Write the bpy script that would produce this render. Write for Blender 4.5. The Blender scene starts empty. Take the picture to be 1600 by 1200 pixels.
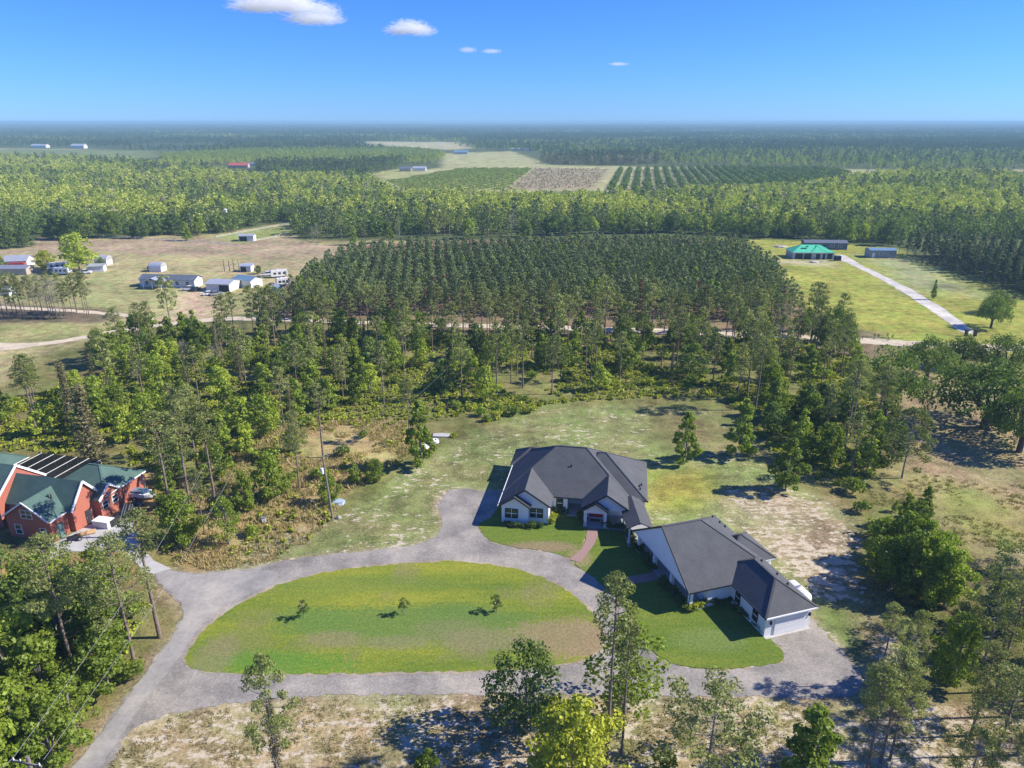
import bpy, math, random
import numpy as np
from mathutils import Vector, Matrix
R = math.radians
random.seed(7)
rng = np.random.default_rng(11)
scene = bpy.context.scene
C = scene.collection

# ------------------------------------------------------------------ camera
FPX, CAMH = 1110.0, 58.0
PITCH = math.atan(410.0 / FPX)
cam = bpy.data.cameras.new('camera')
cam.sensor_fit = 'HORIZONTAL'; cam.sensor_width = 36.0
cam.lens = 36.0 * FPX / 1600.0
cam.clip_start = 0.5; cam.clip_end = 60000
cam_o = bpy.data.objects.new('camera', cam); C.objects.link(cam_o)
cam_o.location = (0, 0, CAMH); cam_o.rotation_euler = (R(90) - PITCH, 0, 0)
scene.camera = cam_o

# ------------------------------------------------------------------ light
SUN_EL, SUN_AZ = R(38.0), R(2.0)       # azimuth counted from +X towards +Y
sun = bpy.data.lights.new('sun', 'SUN'); sun.energy = 4.6; sun.angle = R(0.53); sun.color = (1.0, 0.93, 0.82)
sun_o = bpy.data.objects.new('sun', sun); C.objects.link(sun_o)
sd = Vector((math.cos(SUN_EL) * math.cos(SUN_AZ), math.cos(SUN_EL) * math.sin(SUN_AZ), math.sin(SUN_EL)))
sun_o.rotation_euler = sd.to_track_quat('Z', 'Y').to_euler()
world = bpy.data.worlds.new('World'); scene.world = world; world.use_nodes = True
wt = world.node_tree; wt.nodes.clear()
wo = wt.nodes.new('ShaderNodeOutputWorld'); bg = wt.nodes.new('ShaderNodeBackground')
sky = wt.nodes.new('ShaderNodeTexSky'); sky.sky_type = 'NISHITA'; sky.sun_disc = False
sky.sun_elevation = SUN_EL; sky.sun_rotation = math.pi / 2 - SUN_AZ
sky.altitude = 0; sky.air_density = 1.0; sky.dust_density = 0.0; sky.ozone_density = 8.0
hs = wt.nodes.new('ShaderNodeHueSaturation'); hs.inputs['Saturation'].default_value = 1.0; hs.inputs['Value'].default_value = 1.0
gm = wt.nodes.new('ShaderNodeMix'); gm.data_type = 'RGBA'; gm.blend_type = 'MULTIPLY'; gm.inputs[0].default_value = 1.0
gm.inputs[7].default_value = (0.395, 0.685, 1.36, 1)
wt.links.new(sky.outputs[0], hs.inputs['Color']); wt.links.new(hs.outputs[0], gm.inputs[6])
wt.links.new(gm.outputs[2], bg.inputs[0]); bg.inputs[1].default_value = 0.082
wt.links.new(bg.outputs[0], wo.inputs[0])
vs = scene.view_settings
vs.view_transform = 'Standard'; vs.look = 'None'; vs.exposure = 0.85; vs.gamma = 1.0; vs.use_curve_mapping = False
scene.cycles.max_bounces = 6; scene.cycles.diffuse_bounces = 3; scene.cycles.transparent_max_bounces = 8
scene.cycles.transmission_bounces = 3; scene.cycles.volume_bounces = 8; scene.cycles.use_denoising = True

# ------------------------------------------------------------------ helpers
def un(px, py, z=0.0):
    x = (px - 800) / FPX; v = (600 - py) / FPX
    d = (x, math.cos(PITCH) + v * math.sin(PITCH), -math.sin(PITCH) + v * math.cos(PITCH))
    t = (z - CAMH) / d[2]
    return (d[0] * t, d[1] * t)
def un_np(pts): return np.array([un(*p) for p in pts])
def height_at(bx, by, ty):
    """height of an upright thing whose foot shows at (bx,by) and whose top shows at row ty"""
    x, y = un(bx, by)
    v = (600 - ty) / FPX
    # ray slope in the vertical plane
    dy = math.cos(PITCH) + v * math.sin(PITCH); dz = -math.sin(PITCH) + v * math.cos(PITCH)
    return CAMH + y / dy * dz

def tag(o, label=None, cat=None, group=None, kind=None):
    if label: o['label'] = label
    if cat: o['category'] = cat
    if group: o['group'] = group
    if kind: o['kind'] = kind
    return o
def empty(name, loc, rz=0.0, sc=1.0):
    o = bpy.data.objects.new(name, None); C.objects.link(o)
    o.empty_display_size = 0.3
    o.location = (loc[0], loc[1], loc[2] if len(loc) > 2 else 0.0); o.rotation_euler = (0, 0, rz)
    o.scale = (sc, sc, sc) if not hasattr(sc, '__len__') else sc
    return o
def link(name, me, parent=None):
    o = bpy.data.objects.new(name, me); C.objects.link(o)
    if parent is not None: o.parent = parent
    return o
def np_mesh(name, V, F, mats, mi=None, smooth=False):
    """V (n,3), F (m,k) int array, all faces the same size, or list of such arrays"""
    if not isinstance(F, list): F = [F]
    F = [f for f in F if len(f)]
    me = bpy.data.meshes.new(name)
    V = np.asarray(V, dtype=np.float32)
    me.vertices.add(len(V)); me.vertices.foreach_set('co', V.ravel())
    loops = np.concatenate([f.ravel() for f in F]).astype(np.int32)
    tot = np.concatenate([np.full(len(f), f.shape[1]) for f in F]).astype(np.int32)
    st = np.concatenate([[0], np.cumsum(tot)[:-1]]).astype(np.int32)
    me.loops.add(len(loops)); me.loops.foreach_set('vertex_index', loops)
    me.polygons.add(len(tot)); me.polygons.foreach_set('loop_start', st); me.polygons.foreach_set('loop_total', tot)
    for m in mats: me.materials.append(m)
    if mi is not None: me.polygons.foreach_set('material_index', np.asarray(mi, dtype=np.int32))
    if smooth: me.polygons.foreach_set('use_smooth', np.ones(len(tot), dtype=bool))
    me.update(calc_edges=True)
    return me

class MB:
    """collects simple shapes for ONE mesh object"""
    def __init__(s): s.v = []; s.f = []; s.m = []
    def poly(s, pts, mi=0):
        b = len(s.v); s.v += [tuple(p) for p in pts]; s.f.append(list(range(b, b + len(pts)))); s.m.append(mi); return s
    def faces(s, V, F, mi=0):
        b = len(s.v); s.v += [tuple(p) for p in V]
        for f in F: s.f.append([b + i for i in f]); s.m.append(mi)
        return s
    def box(s, a, b, mi=0):
        x0, y0, z0 = a; x1, y1, z1 = b
        V = [(x0, y0, z0), (x1, y0, z0), (x1, y1, z0), (x0, y1, z0), (x0, y0, z1), (x1, y0, z1), (x1, y1, z1), (x0, y1, z1)]
        return s.faces(V, [(0, 3, 2, 1), (4, 5, 6, 7), (0, 1, 5, 4), (1, 2, 6, 5), (2, 3, 7, 6), (3, 0, 4, 7)], mi)
    def prism(s, prof, axis, a, b, mi=0):
        """prof: 2-D outline in the plane across axis ('x' -> (y,z), 'y' -> (x,z), 'z' -> (x,y))"""
        def P(t, q):
            return {'x': (t, q[0], q[1]), 'y': (q[0], t, q[1]), 'z': (q[0], q[1], t)}[axis]
        n = len(prof); V = [P(a, q) for q in prof] + [P(b, q) for q in prof]
        F = [tuple(range(n)), tuple(range(2 * n - 1, n - 1, -1))] + [(i, n + i, n + (i + 1) % n, (i + 1) % n) for i in range(n)]
        return s.faces(V, F, mi)
    def bar(s, p, q, w, h=None, mi=0):
        h = h or w; p = Vector(p); q = Vector(q); d = (q - p).normalized()
        up = Vector((0, 0, 1)) if abs(d.z) < 0.95 else Vector((1, 0, 0))
        sx = d.cross(up).normalized() * (w / 2); sz = sx.normalized().cross(d).normalized() * (h / 2)
        V = [p - sx - sz, p + sx - sz, p + sx + sz, p - sx + sz, q - sx - sz, q + sx - sz, q + sx + sz, q - sx + sz]
        return s.faces(V, [(0, 1, 2, 3), (7, 6, 5, 4), (0, 4, 5, 1), (1, 5, 6, 2), (2, 6, 7, 3), (3, 7, 4, 0)], mi)
    def tube(s, pts, radii, n=8, mi=0, cap=True):
        pts = [Vector(p) for p in pts]; rings = []
        for i, p in enumerate(pts):
            d = (pts[min(i + 1, len(pts) - 1)] - pts[max(i - 1, 0)]).normalized()
            up = Vector((0, 0, 1)) if abs(d.z) < 0.9 else Vector((1, 0, 0))
            a = d.cross(up).normalized(); b = d.cross(a).normalized()
            r = radii[i] if hasattr(radii, '__len__') else radii
            rings.append([p + (a * math.cos(t) + b * math.sin(t)) * r for t in [2 * math.pi * k / n for k in range(n)]])
        V = [v for r_ in rings for v in r_]; F = []
        for i in range(len(pts) - 1):
            for k in range(n): F.append((i * n + k, i * n + (k + 1) % n, (i + 1) * n + (k + 1) % n, (i + 1) * n + k))
        if cap: F += [tuple(range(n)), tuple(range((len(pts) - 1) * n + n - 1, (len(pts) - 1) * n - 1, -1))]
        return s.faces(V, F, mi)
    def mesh(s, name, mats, bevel=0):
        me = bpy.data.meshes.new(name); me.from_pydata(s.v, [], s.f)
        for m in (mats if isinstance(mats, (list, tuple)) else [mats]): me.materials.append(m)
        me.polygons.foreach_set('material_index', s.m); me.update()
        return me
    def build(s, name, mats, parent=None): return link(name, s.mesh(name, mats), parent)

# ------------------------------------------------------------------ materials
def new_mat(name):
    m = bpy.data.materials.new(name); m.use_nodes = True; nt = m.node_tree; nt.nodes.clear()
    out = nt.nodes.new('ShaderNodeOutputMaterial'); return m, nt, out
def N(nt, t, **kw):
    n = nt.nodes.new(t)
    for k, v in kw.items(): setattr(n, k, v)
    return n
def noise(nt, scale, detail=4, vec=None, rough=0.6):
    n = N(nt, 'ShaderNodeTexNoise'); n.inputs['Scale'].default_value = scale; n.inputs['Detail'].default_value = detail
    n.inputs['Roughness'].default_value = rough
    if vec is not None: nt.links.new(vec, n.inputs['Vector'])
    return n
def ramp(nt, src, stops, interp='LINEAR'):
    r = N(nt, 'ShaderNodeValToRGB'); r.color_ramp.interpolation = interp; e = r.color_ramp.elements
    while len(e) > 1: e.remove(e[-1])
    e[0].position = stops[0][0]; e[0].color = (*stops[0][1], 1)
    for p, c in stops[1:]:
        k = e.new(p); k.color = (*c, 1)
    nt.links.new(src, r.inputs[0]); return r
def math_(nt, op, a, b=None, clamp=False):
    n = N(nt, 'ShaderNodeMath', operation=op); n.use_clamp = clamp
    for i, v in enumerate((a, b)):
        if v is None: continue
        if isinstance(v, (int, float)): n.inputs[i].default_value = v
        else: nt.links.new(v, n.inputs[i])
    return n.outputs[0]
def simple(name, col, rough=0.7, var=0.12, scale=1.5, metal=0.0, bump=0.0, spec=0.4, coord='Object', detail=5):
    m, nt, out = new_mat(name); b = N(nt, 'ShaderNodeBsdfPrincipled')
    tc = N(nt, 'ShaderNodeTexCoord'); n = noise(nt, scale, detail, tc.outputs[coord])
    lo = tuple(max(0, c * (1 - var * 1.6)) for c in col); hi = tuple(min(1, c * (1 + var * 1.6)) for c in col)
    r = ramp(nt, n.outputs['Fac'], [(0.25, lo), (0.75, hi)])
    nt.links.new(r.outputs[0], b.inputs['Base Color'])
    b.inputs['Roughness'].default_value = rough; b.inputs['Metallic'].default_value = metal
    b.inputs['Specular IOR Level'].default_value = spec
    if bump:
        bp = N(nt, 'ShaderNodeBump'); bp.inputs['Strength'].default_value = bump; bp.inputs['Distance'].default_value = 0.05
        n2 = noise(nt, scale * 8, 4, tc.outputs[coord]); nt.links.new(n2.outputs['Fac'], bp.inputs['Height']); nt.links.new(bp.outputs[0], b.inputs['Normal'])
    nt.links.new(b.outputs[0], out.inputs[0]); return m
def leaf_mat(name, dark, light, trans=0.35, scale=0.35, third=None):
    m, nt, out = new_mat(name)
    geo = N(nt, 'ShaderNodeNewGeometry'); oi = N(nt, 'ShaderNodeObjectInfo'); tc = N(nt, 'ShaderNodeTexCoord')
    n = noise(nt, scale, 2, tc.outputs['Object'])
    a = math_(nt, 'MULTIPLY', geo.outputs['Random Per Island'], 0.35)
    b = math_(nt, 'MULTIPLY', oi.outputs['Random'], 0.40)
    c = math_(nt, 'MULTIPLY_ADD', n.outputs['Fac'], 0.6); nt.nodes[-1].inputs[2].default_value = -0.18
    s = math_(nt, 'ADD', math_(nt, 'ADD', a, b), c, True)
    stops = [(0.1, dark), (0.85, light)]
    if third: stops = [(0.08, dark), (0.7, light), (0.98, third)]
    r = ramp(nt, s, stops)
    d = N(nt, 'ShaderNodeBsdfDiffuse'); t = N(nt, 'ShaderNodeBsdfTranslucent'); g = N(nt, 'ShaderNodeBsdfGlossy'); g.inputs['Roughness'].default_value = 0.5
    g.inputs['Color'].default_value = (0.5, 0.5, 0.45, 1)
    nt.links.new(r.outputs[0], d.inputs[0])
    mul = N(nt, 'ShaderNodeMix', data_type='RGBA', blend_type='MULTIPLY'); mul.inputs[0].default_value = 1; mul.inputs[7].default_value = (1.25, 1.35, 0.6, 1)
    nt.links.new(r.outputs[0], mul.inputs[6]); nt.links.new(mul.outputs[2], t.inputs[0])
    mx = N(nt, 'ShaderNodeMixShader'); mx.inputs[0].default_value = trans; nt.links.new(d.outputs[0], mx.inputs[1]); nt.links.new(t.outputs[0], mx.inputs[2])
    m2 = N(nt, 'ShaderNodeMixShader'); m2.inputs[0].default_value = 0.035; nt.links.new(mx.outputs[0], m2.inputs[1]); nt.links.new(g.outputs[0], m2.inputs[2])
    nt.links.new(m2.outputs[0], out.inputs[0]); return m

M = {}
M['white'] = simple('white_paint', (0.78, 0.79, 0.80), 0.6, 0.03, 0.6)
M['offwhite'] = simple('weathered_white', (0.62, 0.62, 0.60), 0.6, 0.10, 0.8)
M['trim_white'] = simple('white_trim', (0.80, 0.80, 0.80), 0.45, 0.02)
M['black'] = simple('black_trim', (0.018, 0.019, 0.022), 0.5, 0.1)
M['dark'] = simple('dark_finish_and_recess_shade', (0.03, 0.032, 0.036), 0.8, 0.2)  # dark parts, and the shade painted for wall openings and roof gaps
M['concrete'] = simple('concrete', (0.42, 0.41, 0.39), 0.85, 0.10, 0.5, bump=0.1)
M['slab'] = simple('porch_slab', (0.33, 0.34, 0.35), 0.8, 0.08, 0.7)
M['reddoor'] = simple('red_door_paint', (0.55, 0.012, 0.015), 0.4, 0.05)
M['bluemetal'] = simple('blue_grey_metal', (0.17, 0.28, 0.38), 0.45, 0.06, 0.3, 0.2)
M['greymetal'] = simple('grey_metal_siding', (0.27, 0.30, 0.33), 0.5, 0.06, 0.3, 0.1)
M['tin'] = simple('bright_tin', (0.62, 0.63, 0.63), 0.35, 0.08, 0.4, 0.5)
M['galv'] = simple('galvanised', (0.45, 0.46, 0.47), 0.4, 0.1, 2, 0.6)
M['bluegreysiding'] = simple('slate_siding', (0.10, 0.14, 0.18), 0.6, 0.06)
M['block'] = simple('concrete_block', (0.45, 0.45, 0.43), 0.85, 0.1, 1)
M['greenwrap'] = simple('green_roof_wrap', (0.06, 0.50, 0.30), 0.7, 0.12, 0.4)
M['wood'] = simple('weathered_wood', (0.20, 0.17, 0.14), 0.85, 0.2, 3)
M['rawwood'] = simple('raw_lumber', (0.55, 0.36, 0.18), 0.8, 0.15, 2)
M['orange'] = simple('orange_plastic', (0.60, 0.25, 0.10), 0.6, 0.1)
M['rubber'] = simple('rubber', (0.02, 0.02, 0.02), 0.8, 0.1)
M['bark_pine'] = simple('pine_bark', (0.19, 0.145, 0.115), 0.95, 0.3, 2.5, bump=0.5)
M['bark_grey'] = simple('grey_bark', (0.22, 0.20, 0.17), 0.95, 0.3, 2.5, bump=0.5)
M['bark_dark'] = simple('dark_bark', (0.09, 0.075, 0.06), 0.95, 0.3, 2.5, bump=0.5)
M['wire'] = simple('cable', (0.25, 0.25, 0.25), 0.5, 0.1)
M['stone'] = simple('boulder_stone', (0.35, 0.33, 0.30), 0.9, 0.25, 3, bump=0.4)
M['tarp'] = simple('blue_tarp', (0.30, 0.38, 0.48), 0.6, 0.3, 3)
M['redpaint'] = simple('faded_red_paint', (0.38, 0.06, 0.04), 0.5, 0.2)
M['carwhite'] = simple('car_white', (0.75, 0.75, 0.75), 0.25, 0.03, spec=0.6)
M['carsilver'] = simple('car_silver', (0.40, 0.42, 0.45), 0.25, 0.03, 1, 0.5, spec=0.6)
M['carblack'] = simple('car_black', (0.02, 0.022, 0.028), 0.2, 0.03, spec=0.6)
M['red_roof'] = simple('red_metal_roof', (0.42, 0.10, 0.08), 0.6, 0.1)
M['tan_wall'] = simple('tan_wall', (0.42, 0.36, 0.28), 0.8, 0.1)
M['lamp_black'] = M['black']
def glass_mat():
    m, nt, out = new_mat('window_glass'); b = N(nt, 'ShaderNodeBsdfPrincipled')
    b.inputs['Base Color'].default_value = (0.02, 0.028, 0.035, 1); b.inputs['Roughness'].default_value = 0.08; b.inputs['Specular IOR Level'].default_value = 0.7
    nt.links.new(b.outputs[0], out.inputs[0]); return m
M['glass'] = glass_mat()
def shingle(name, col, var=0.38):
    m, nt, out = new_mat(name); b = N(nt, 'ShaderNodeBsdfPrincipled'); tc = N(nt, 'ShaderNodeTexCoord')
    mp = N(nt, 'ShaderNodeMapping'); mp.inputs['Scale'].default_value = (1, 1, 1); nt.links.new(tc.outputs['Object'], mp.inputs[0])
    n1 = noise(nt, 5, 5, mp.outputs[0], 0.85); n2 = noise(nt, 0.5, 4, mp.outputs[0])
    # courses: rows of shingle that follow the height
    sx = N(nt, 'ShaderNodeSeparateXYZ'); nt.links.new(tc.outputs['Object'], sx.inputs[0])
    fr = math_(nt, 'FRACT', math_(nt, 'MULTIPLY', sx.outputs[2], 8.0))
    s = math_(nt, 'ADD', math_(nt, 'MULTIPLY', n1.outputs['Fac'], 0.6), math_(nt, 'MULTIPLY', n2.outputs['Fac'], 0.4))
    s = math_(nt, 'ADD', s, math_(nt, 'MULTIPLY', math_(nt, 'SUBTRACT', fr, 0.5), 0.16))
    r = ramp(nt, s, [(0.3, tuple(c * (1 - var) for c in col)), (0.7, tuple(c * (1 + var) for c in col))])
    nt.links.new(r.outputs[0], b.inputs['Base Color']); b.inputs['Roughness'].default_value = 0.85; b.inputs['Specular IOR Level'].default_value = 0.35
    bp = N(nt, 'ShaderNodeBump'); bp.inputs['Strength'].default_value = 0.35; bp.inputs['Distance'].default_value = 0.03
    nt.links.new(math_(nt, 'ADD', fr, n1.outputs['Fac']), bp.inputs['Height']); nt.links.new(bp.outputs[0], b.inputs['Normal'])
    nt.links.new(b.outputs[0], out.inputs[0]); return m
M['roof_grey'] = shingle('charcoal_shingles', (0.078, 0.082, 0.088))
M['roof_green'] = shingle('green_shingles', (0.07, 0.125, 0.105))
M['roof_slate'] = shingle('slate_blue_shingles', (0.10, 0.12, 0.16))
def brick_mat():
    m, nt, out = new_mat('red_brick'); b = N(nt, 'ShaderNodeBsdfPrincipled'); tc = N(nt, 'ShaderNodeTexCoord')
    sx = N(nt, 'ShaderNodeSeparateXYZ'); nt.links.new(tc.outputs['Object'], sx.inputs[0])
    cx = N(nt, 'ShaderNodeCombineXYZ'); nt.links.new(math_(nt, 'ADD', sx.outputs[0], sx.outputs[1]), cx.inputs[0]); nt.links.new(sx.outputs[2], cx.inputs[1])
    br = N(nt, 'ShaderNodeTexBrick'); br.inputs['Scale'].default_value = 4.5; br.inputs['Color1'].default_value = (0.44, 0.125, 0.075, 1); br.inputs['Color2'].default_value = (0.33, 0.085, 0.055, 1)
    br.inputs['Mortar'].default_value = (0.36, 0.22, 0.17, 1); br.inputs['Mortar Size'].default_value = 0.015
    nt.links.new(cx.outputs[0], br.inputs[0]); nt.links.new(br.outputs[0], b.inputs['Base Color']); b.inputs['Roughness'].default_value = 0.9
    nt.links.new(b.outputs[0], out.inputs[0]); return m
M['brick'] = brick_mat()
def siding_mat():
    m, nt, out = new_mat('white_board_siding'); b = N(nt, 'ShaderNodeBsdfPrincipled'); tc = N(nt, 'ShaderNodeTexCoord')
    sx = N(nt, 'ShaderNodeSeparateXYZ'); nt.links.new(tc.outputs['Object'], sx.inputs[0])
    fr = math_(nt, 'FRACT', math_(nt, 'MULTIPLY', math_(nt, 'ADD', sx.outputs[0], sx.outputs[1]), 2.5))
    st = math_(nt, 'GREATER_THAN', fr, 0.12)
    n = noise(nt, 0.8, 4, tc.outputs['Object'])
    r = ramp(nt, n.outputs['Fac'], [(0.3, (0.72, 0.73, 0.74)), (0.7, (0.80, 0.81, 0.82))])
    nt.links.new(r.outputs[0], b.inputs['Base Color']); b.inputs['Roughness'].default_value = 0.6
    bp = N(nt, 'ShaderNodeBump'); bp.inputs['Strength'].default_value = 0.5; bp.inputs['Distance'].default_value = 0.02
    nt.links.new(st, bp.inputs['Height']); nt.links.new(bp.outputs[0], b.inputs['Normal'])
    nt.links.new(b.outputs[0], out.inputs[0]); return m
M['siding'] = siding_mat()

L = {}
L['pine'] = leaf_mat('pine_needles', (0.095, 0.120, 0.032), (0.34, 0.37, 0.12), 0.32, 0.8)
L['pine_dark'] = leaf_mat('plantation_needles', (0.05, 0.085, 0.032), (0.25, 0.31, 0.12), 0.25, 0.8)
L['oak'] = leaf_mat('fresh_green_leaves', (0.085, 0.135, 0.014), (0.34, 0.43, 0.055), 0.42, 0.8)
L['oak_lime'] = leaf_mat('lime_green_leaves', (0.22, 0.29, 0.03), (0.48, 0.55, 0.08), 0.42, 0.8)
L['live_oak'] = leaf_mat('dark_oak_leaves', (0.045, 0.085, 0.016), (0.20, 0.28, 0.055), 0.32, 0.8)
L['yellow'] = leaf_mat('yellow_green_leaves', (0.15, 0.20, 0.015), (0.46, 0.48, 0.045), 0.3, 0.9)
L['vine'] = leaf_mat('brown_vine_tangle', (0.12, 0.105, 0.045), (0.27, 0.25, 0.12), 0.15)
L['grey'] = leaf_mat('bare_grey_twigs', (0.18, 0.16, 0.13), (0.36, 0.33, 0.27), 0.1)
L['rust'] = leaf_mat('dead_rust_needles', (0.12, 0.06, 0.035), (0.26, 0.13, 0.07), 0.1)
L['under'] = leaf_mat('undergrowth_leaves', (0.10, 0.14, 0.018), (0.48, 0.52, 0.05), 0.3, third=(0.30, 0.22, 0.12))
L['dry'] = leaf_mat('dry_grass_blades', (0.34, 0.27, 0.12), (0.64, 0.52, 0.28), 0.3)
L['turf'] = leaf_mat('rough_grass_blades', (0.19, 0.18, 0.065), (0.38, 0.34, 0.16), 0.3)
L['far'] = leaf_mat('far_wood_leaves', (0.045, 0.085, 0.016), (0.19, 0.235, 0.045), 0.3)
L['hedge'] = leaf_mat('hedge_leaves', (0.03, 0.065, 0.012), (0.14, 0.21, 0.04), 0.3, 2.0)
DRIVE = [(268, 889), (290, 894), (320, 897), (345, 890), (380, 890), (400, 886), (450, 875), (510, 867), (560, 863), (600, 858), (640, 853), (665, 847), (683, 836), (692, 825), (694, 812), (686, 800), (684, 788), (694, 773), (704, 765), (730, 764), (760, 767), (800, 768), (800, 800), (765, 812), (745, 818), (752, 835), (768, 848), (800, 856), (850, 862), (880, 869), (900, 885), (925, 900), (950, 925), (975, 945), (1000, 988), (1015, 1018), (1040, 1034), (1070, 1042), (1120, 1047), (1180, 1043), (1222, 1037), (1232, 1030), (1226, 1015), (1205, 1000), (1190, 985), (1262, 960), (1280, 980), (1303, 1005), (1325, 1028), (1345, 1047), (1348, 1070), (1330, 1090), (1290, 1092), (1200, 1088), (1100, 1090), (1000, 1088), (900, 1085), (800, 1085), (700, 1084), (600, 1085), (500, 1087), (430, 1092), (350, 1100), (290, 1110), (250, 1120), (225, 1130), (205, 1141), (185, 1170), (120, 1300), (40, 1300), (112, 1200), (160, 1140), (205, 1080), (245, 1025), (275, 985), (285, 962), (283, 945), (268, 928), (255, 918), (243, 903), (236, 893)]
# ------------------------------------------------------------------ ground
def axis(lo, hi, step, far, grow):
    a = list(np.arange(lo, hi + step, step)); s = step
    while a[-1] < far: s *= grow; a.append(a[-1] + s)
    s = step
    while a[0] > -far: s *= grow; a.insert(0, a[0] - s)
    return np.array(a)
gx = axis(-100, 130, 1.1, 30000, 1.045)
gy = list(np.arange(36, 240, 1.1)); s_ = 1.1
while gy[-1] < 30000: s_ *= 1.03; gy.append(gy[-1] + s_)
gy = np.array([-3000, -300, -60, 0, 20] + gy)
GX, GY = np.meshgrid(gx, gy); GP = np.stack([GX.ravel(), GY.ravel()], 1)

def wob(P, s, seed=0):
    """cheap smooth 2-D variation in -1..1"""
    x, y = P[:, 0] / s + seed * 3.1, P[:, 1] / s - seed * 1.7
    return (np.sin(x * 1.3 + 1.7 * np.sin(y * 0.9 + seed)) + np.sin(y * 1.7 + 1.3 * np.sin(x * 1.1 - seed)) + np.sin((x + y) * 2.3 + np.sin(x * 2.1)) * 0.6) / 2.6
def sdf(P, poly):
    poly = np.asarray(poly, float); d = np.full(len(P), 1e18); ins = np.zeros(len(P), bool); n = len(poly)
    for i in range(n):
        a = poly[i]; b = poly[(i + 1) % n]; e = b - a; w = P - a
        t = np.clip((w @ e) / max(e @ e, 1e-9), 0, 1); q = w - t[:, None] * e
        d = np.minimum(d, (q * q).sum(1))
        c = (a[1] > P[:, 1]) != (b[1] > P[:, 1])
        if a[1] != b[1]:
            xi = (b[0] - a[0]) * (P[:, 1] - a[1]) / (b[1] - a[1]) + a[0]
            ins ^= c & (P[:, 0] < xi)
    d = np.sqrt(d); return np.where(ins, d, -d)
def inside(P, poly): return sdf(P, poly) > 0

COL = np.zeros((len(GP), 4)); COL[:] = (0.075, 0.095, 0.035, 0.0)
def paint(pxpoly, rgb, sand=0.0, feather=1.5, wobble=1.0, ws=6.0, opac=1.0):
    poly = un_np(pxpoly)
    d = sdf(GP, poly) + wob(GP, ws, len(pxpoly)) * wobble + wob(GP, ws * 0.31, 5) * wobble * 0.5
    w = np.clip(d / feather * 0.5 + 0.5, 0, 1)[:, None] * opac
    COL[:] = COL * (1 - w) + np.array([*rgb, sand]) * w

# woods floor, then the clearings and fields (outlines follow the photograph)
paint([(-900, 1300), (-900, 560), (0, 600), (0, 560), (150, 520), (260, 505), (500, 505), (800, 510), (1100, 520), (1350, 540), (2300, 540), (2300, 1300)], (0.17, 0.165, 0.06), 0.16, 2)
# tan pasture west
paint([(-700, 600), (0, 610), (60, 560), (130, 535), (250, 505), (430, 485), (470, 470), (560, 395), (620, 388), (720, 376), (470, 376), (448, 348), (340, 365), (150, 372), (60, 372), (45, 388), (-300, 390), (-1500, 400)], (0.32, 0.28, 0.14), 0.2, 3, 2)
paint([(60, 372), (460, 374), (560, 392), (500, 405), (330, 400), (150, 395), (-200, 400), (-400, 388), (40, 388)], (0.31, 0.24, 0.155), 0.2, 4, 3, 12)
paint([(-300, 425), (150, 425), (330, 455), (430, 455), (460, 470), (250, 490), (-300, 490)], (0.28, 0.27, 0.12), 0.12, 4, 3, 12)
paint([(-400, 505), (150, 505), (200, 512), (120, 528), (0, 548), (-400, 560)], (0.27, 0.265, 0.11), 0.1, 3, 2)
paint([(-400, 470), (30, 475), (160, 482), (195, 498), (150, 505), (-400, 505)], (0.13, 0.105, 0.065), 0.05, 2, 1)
paint([(340, 368), (455, 352), (462, 362), (380, 380), (350, 376)], (0.22, 0.25, 0.08), 0.05, 2, 1)
paint([(280, 452), (330, 452), (340, 480), (345, 500), (240, 503), (275, 480)], (0.42, 0.33, 0.21), 0.3, 2, 1)
paint([(430, 400), (540, 400), (480, 425), (330, 425), (340, 412)], (0.32, 0.27, 0.15), 0.35, 4, 3)
# pine block floor
paint([(430, 500), (455, 440), (545, 385), (720, 374), (1180, 374), (1260, 475), (1250, 500)], (0.19, 0.13, 0.085), 0.15, 2)
# green pasture east
paint([(1120, 372), (1240, 376), (1400, 388), (1480, 425), (1600, 460), (2100, 560), (2000, 600), (1400, 537), (1250, 480), (1190, 405)], (0.265, 0.275, 0.058), 0.1, 3, 1)
paint([(1350, 400), (1420, 400), (1540, 462), (1420, 455)], (0.25, 0.27, 0.13), 0.22, 8, 5)
paint([(1200, 405), (1310, 405), (1300, 418), (1210, 412)], (0.36, 0.33, 0.19), 0.3, 5, 3)
# brown field east of the yard
paint([(1360, 600), (1420, 560), (1500, 580), (2100, 640), (2100, 900), (1600, 900), (1500, 870), (1440, 790), (1400, 740), (1330, 660)], (0.29, 0.235, 0.125), 0.34, 3, 2)
paint([(1440, 760), (1560, 760), (1620, 850), (1500, 860)], (0.22, 0.22, 0.07), 0.15, 4, 4)
# tan clearings in the woods
paint([(470, 670), (560, 655), (640, 660), (650, 700), (600, 730), (540, 760), (520, 800), (500, 850), (420, 880), (330, 890), (260, 870), (300, 790), (430, 740)], (0.33, 0.26, 0.12), 0.12, 2, 1.5)
paint([(380, 850), (470, 830), (500, 850), (440, 870), (400, 885)], (0.34, 0.31, 0.24), 0.4, 2, 1)
paint([(620, 480), (1200, 500), (1380, 520), (1380, 560), (900, 540), (620, 520)], (0.20, 0.15, 0.09), 0.2, 2, 1)
paint([(700, 640), (850, 600), (1150, 590), (1140, 660), (860, 640), (720, 690)], (0.17, 0.17, 0.06), 0.1, 2, 1.5)
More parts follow.
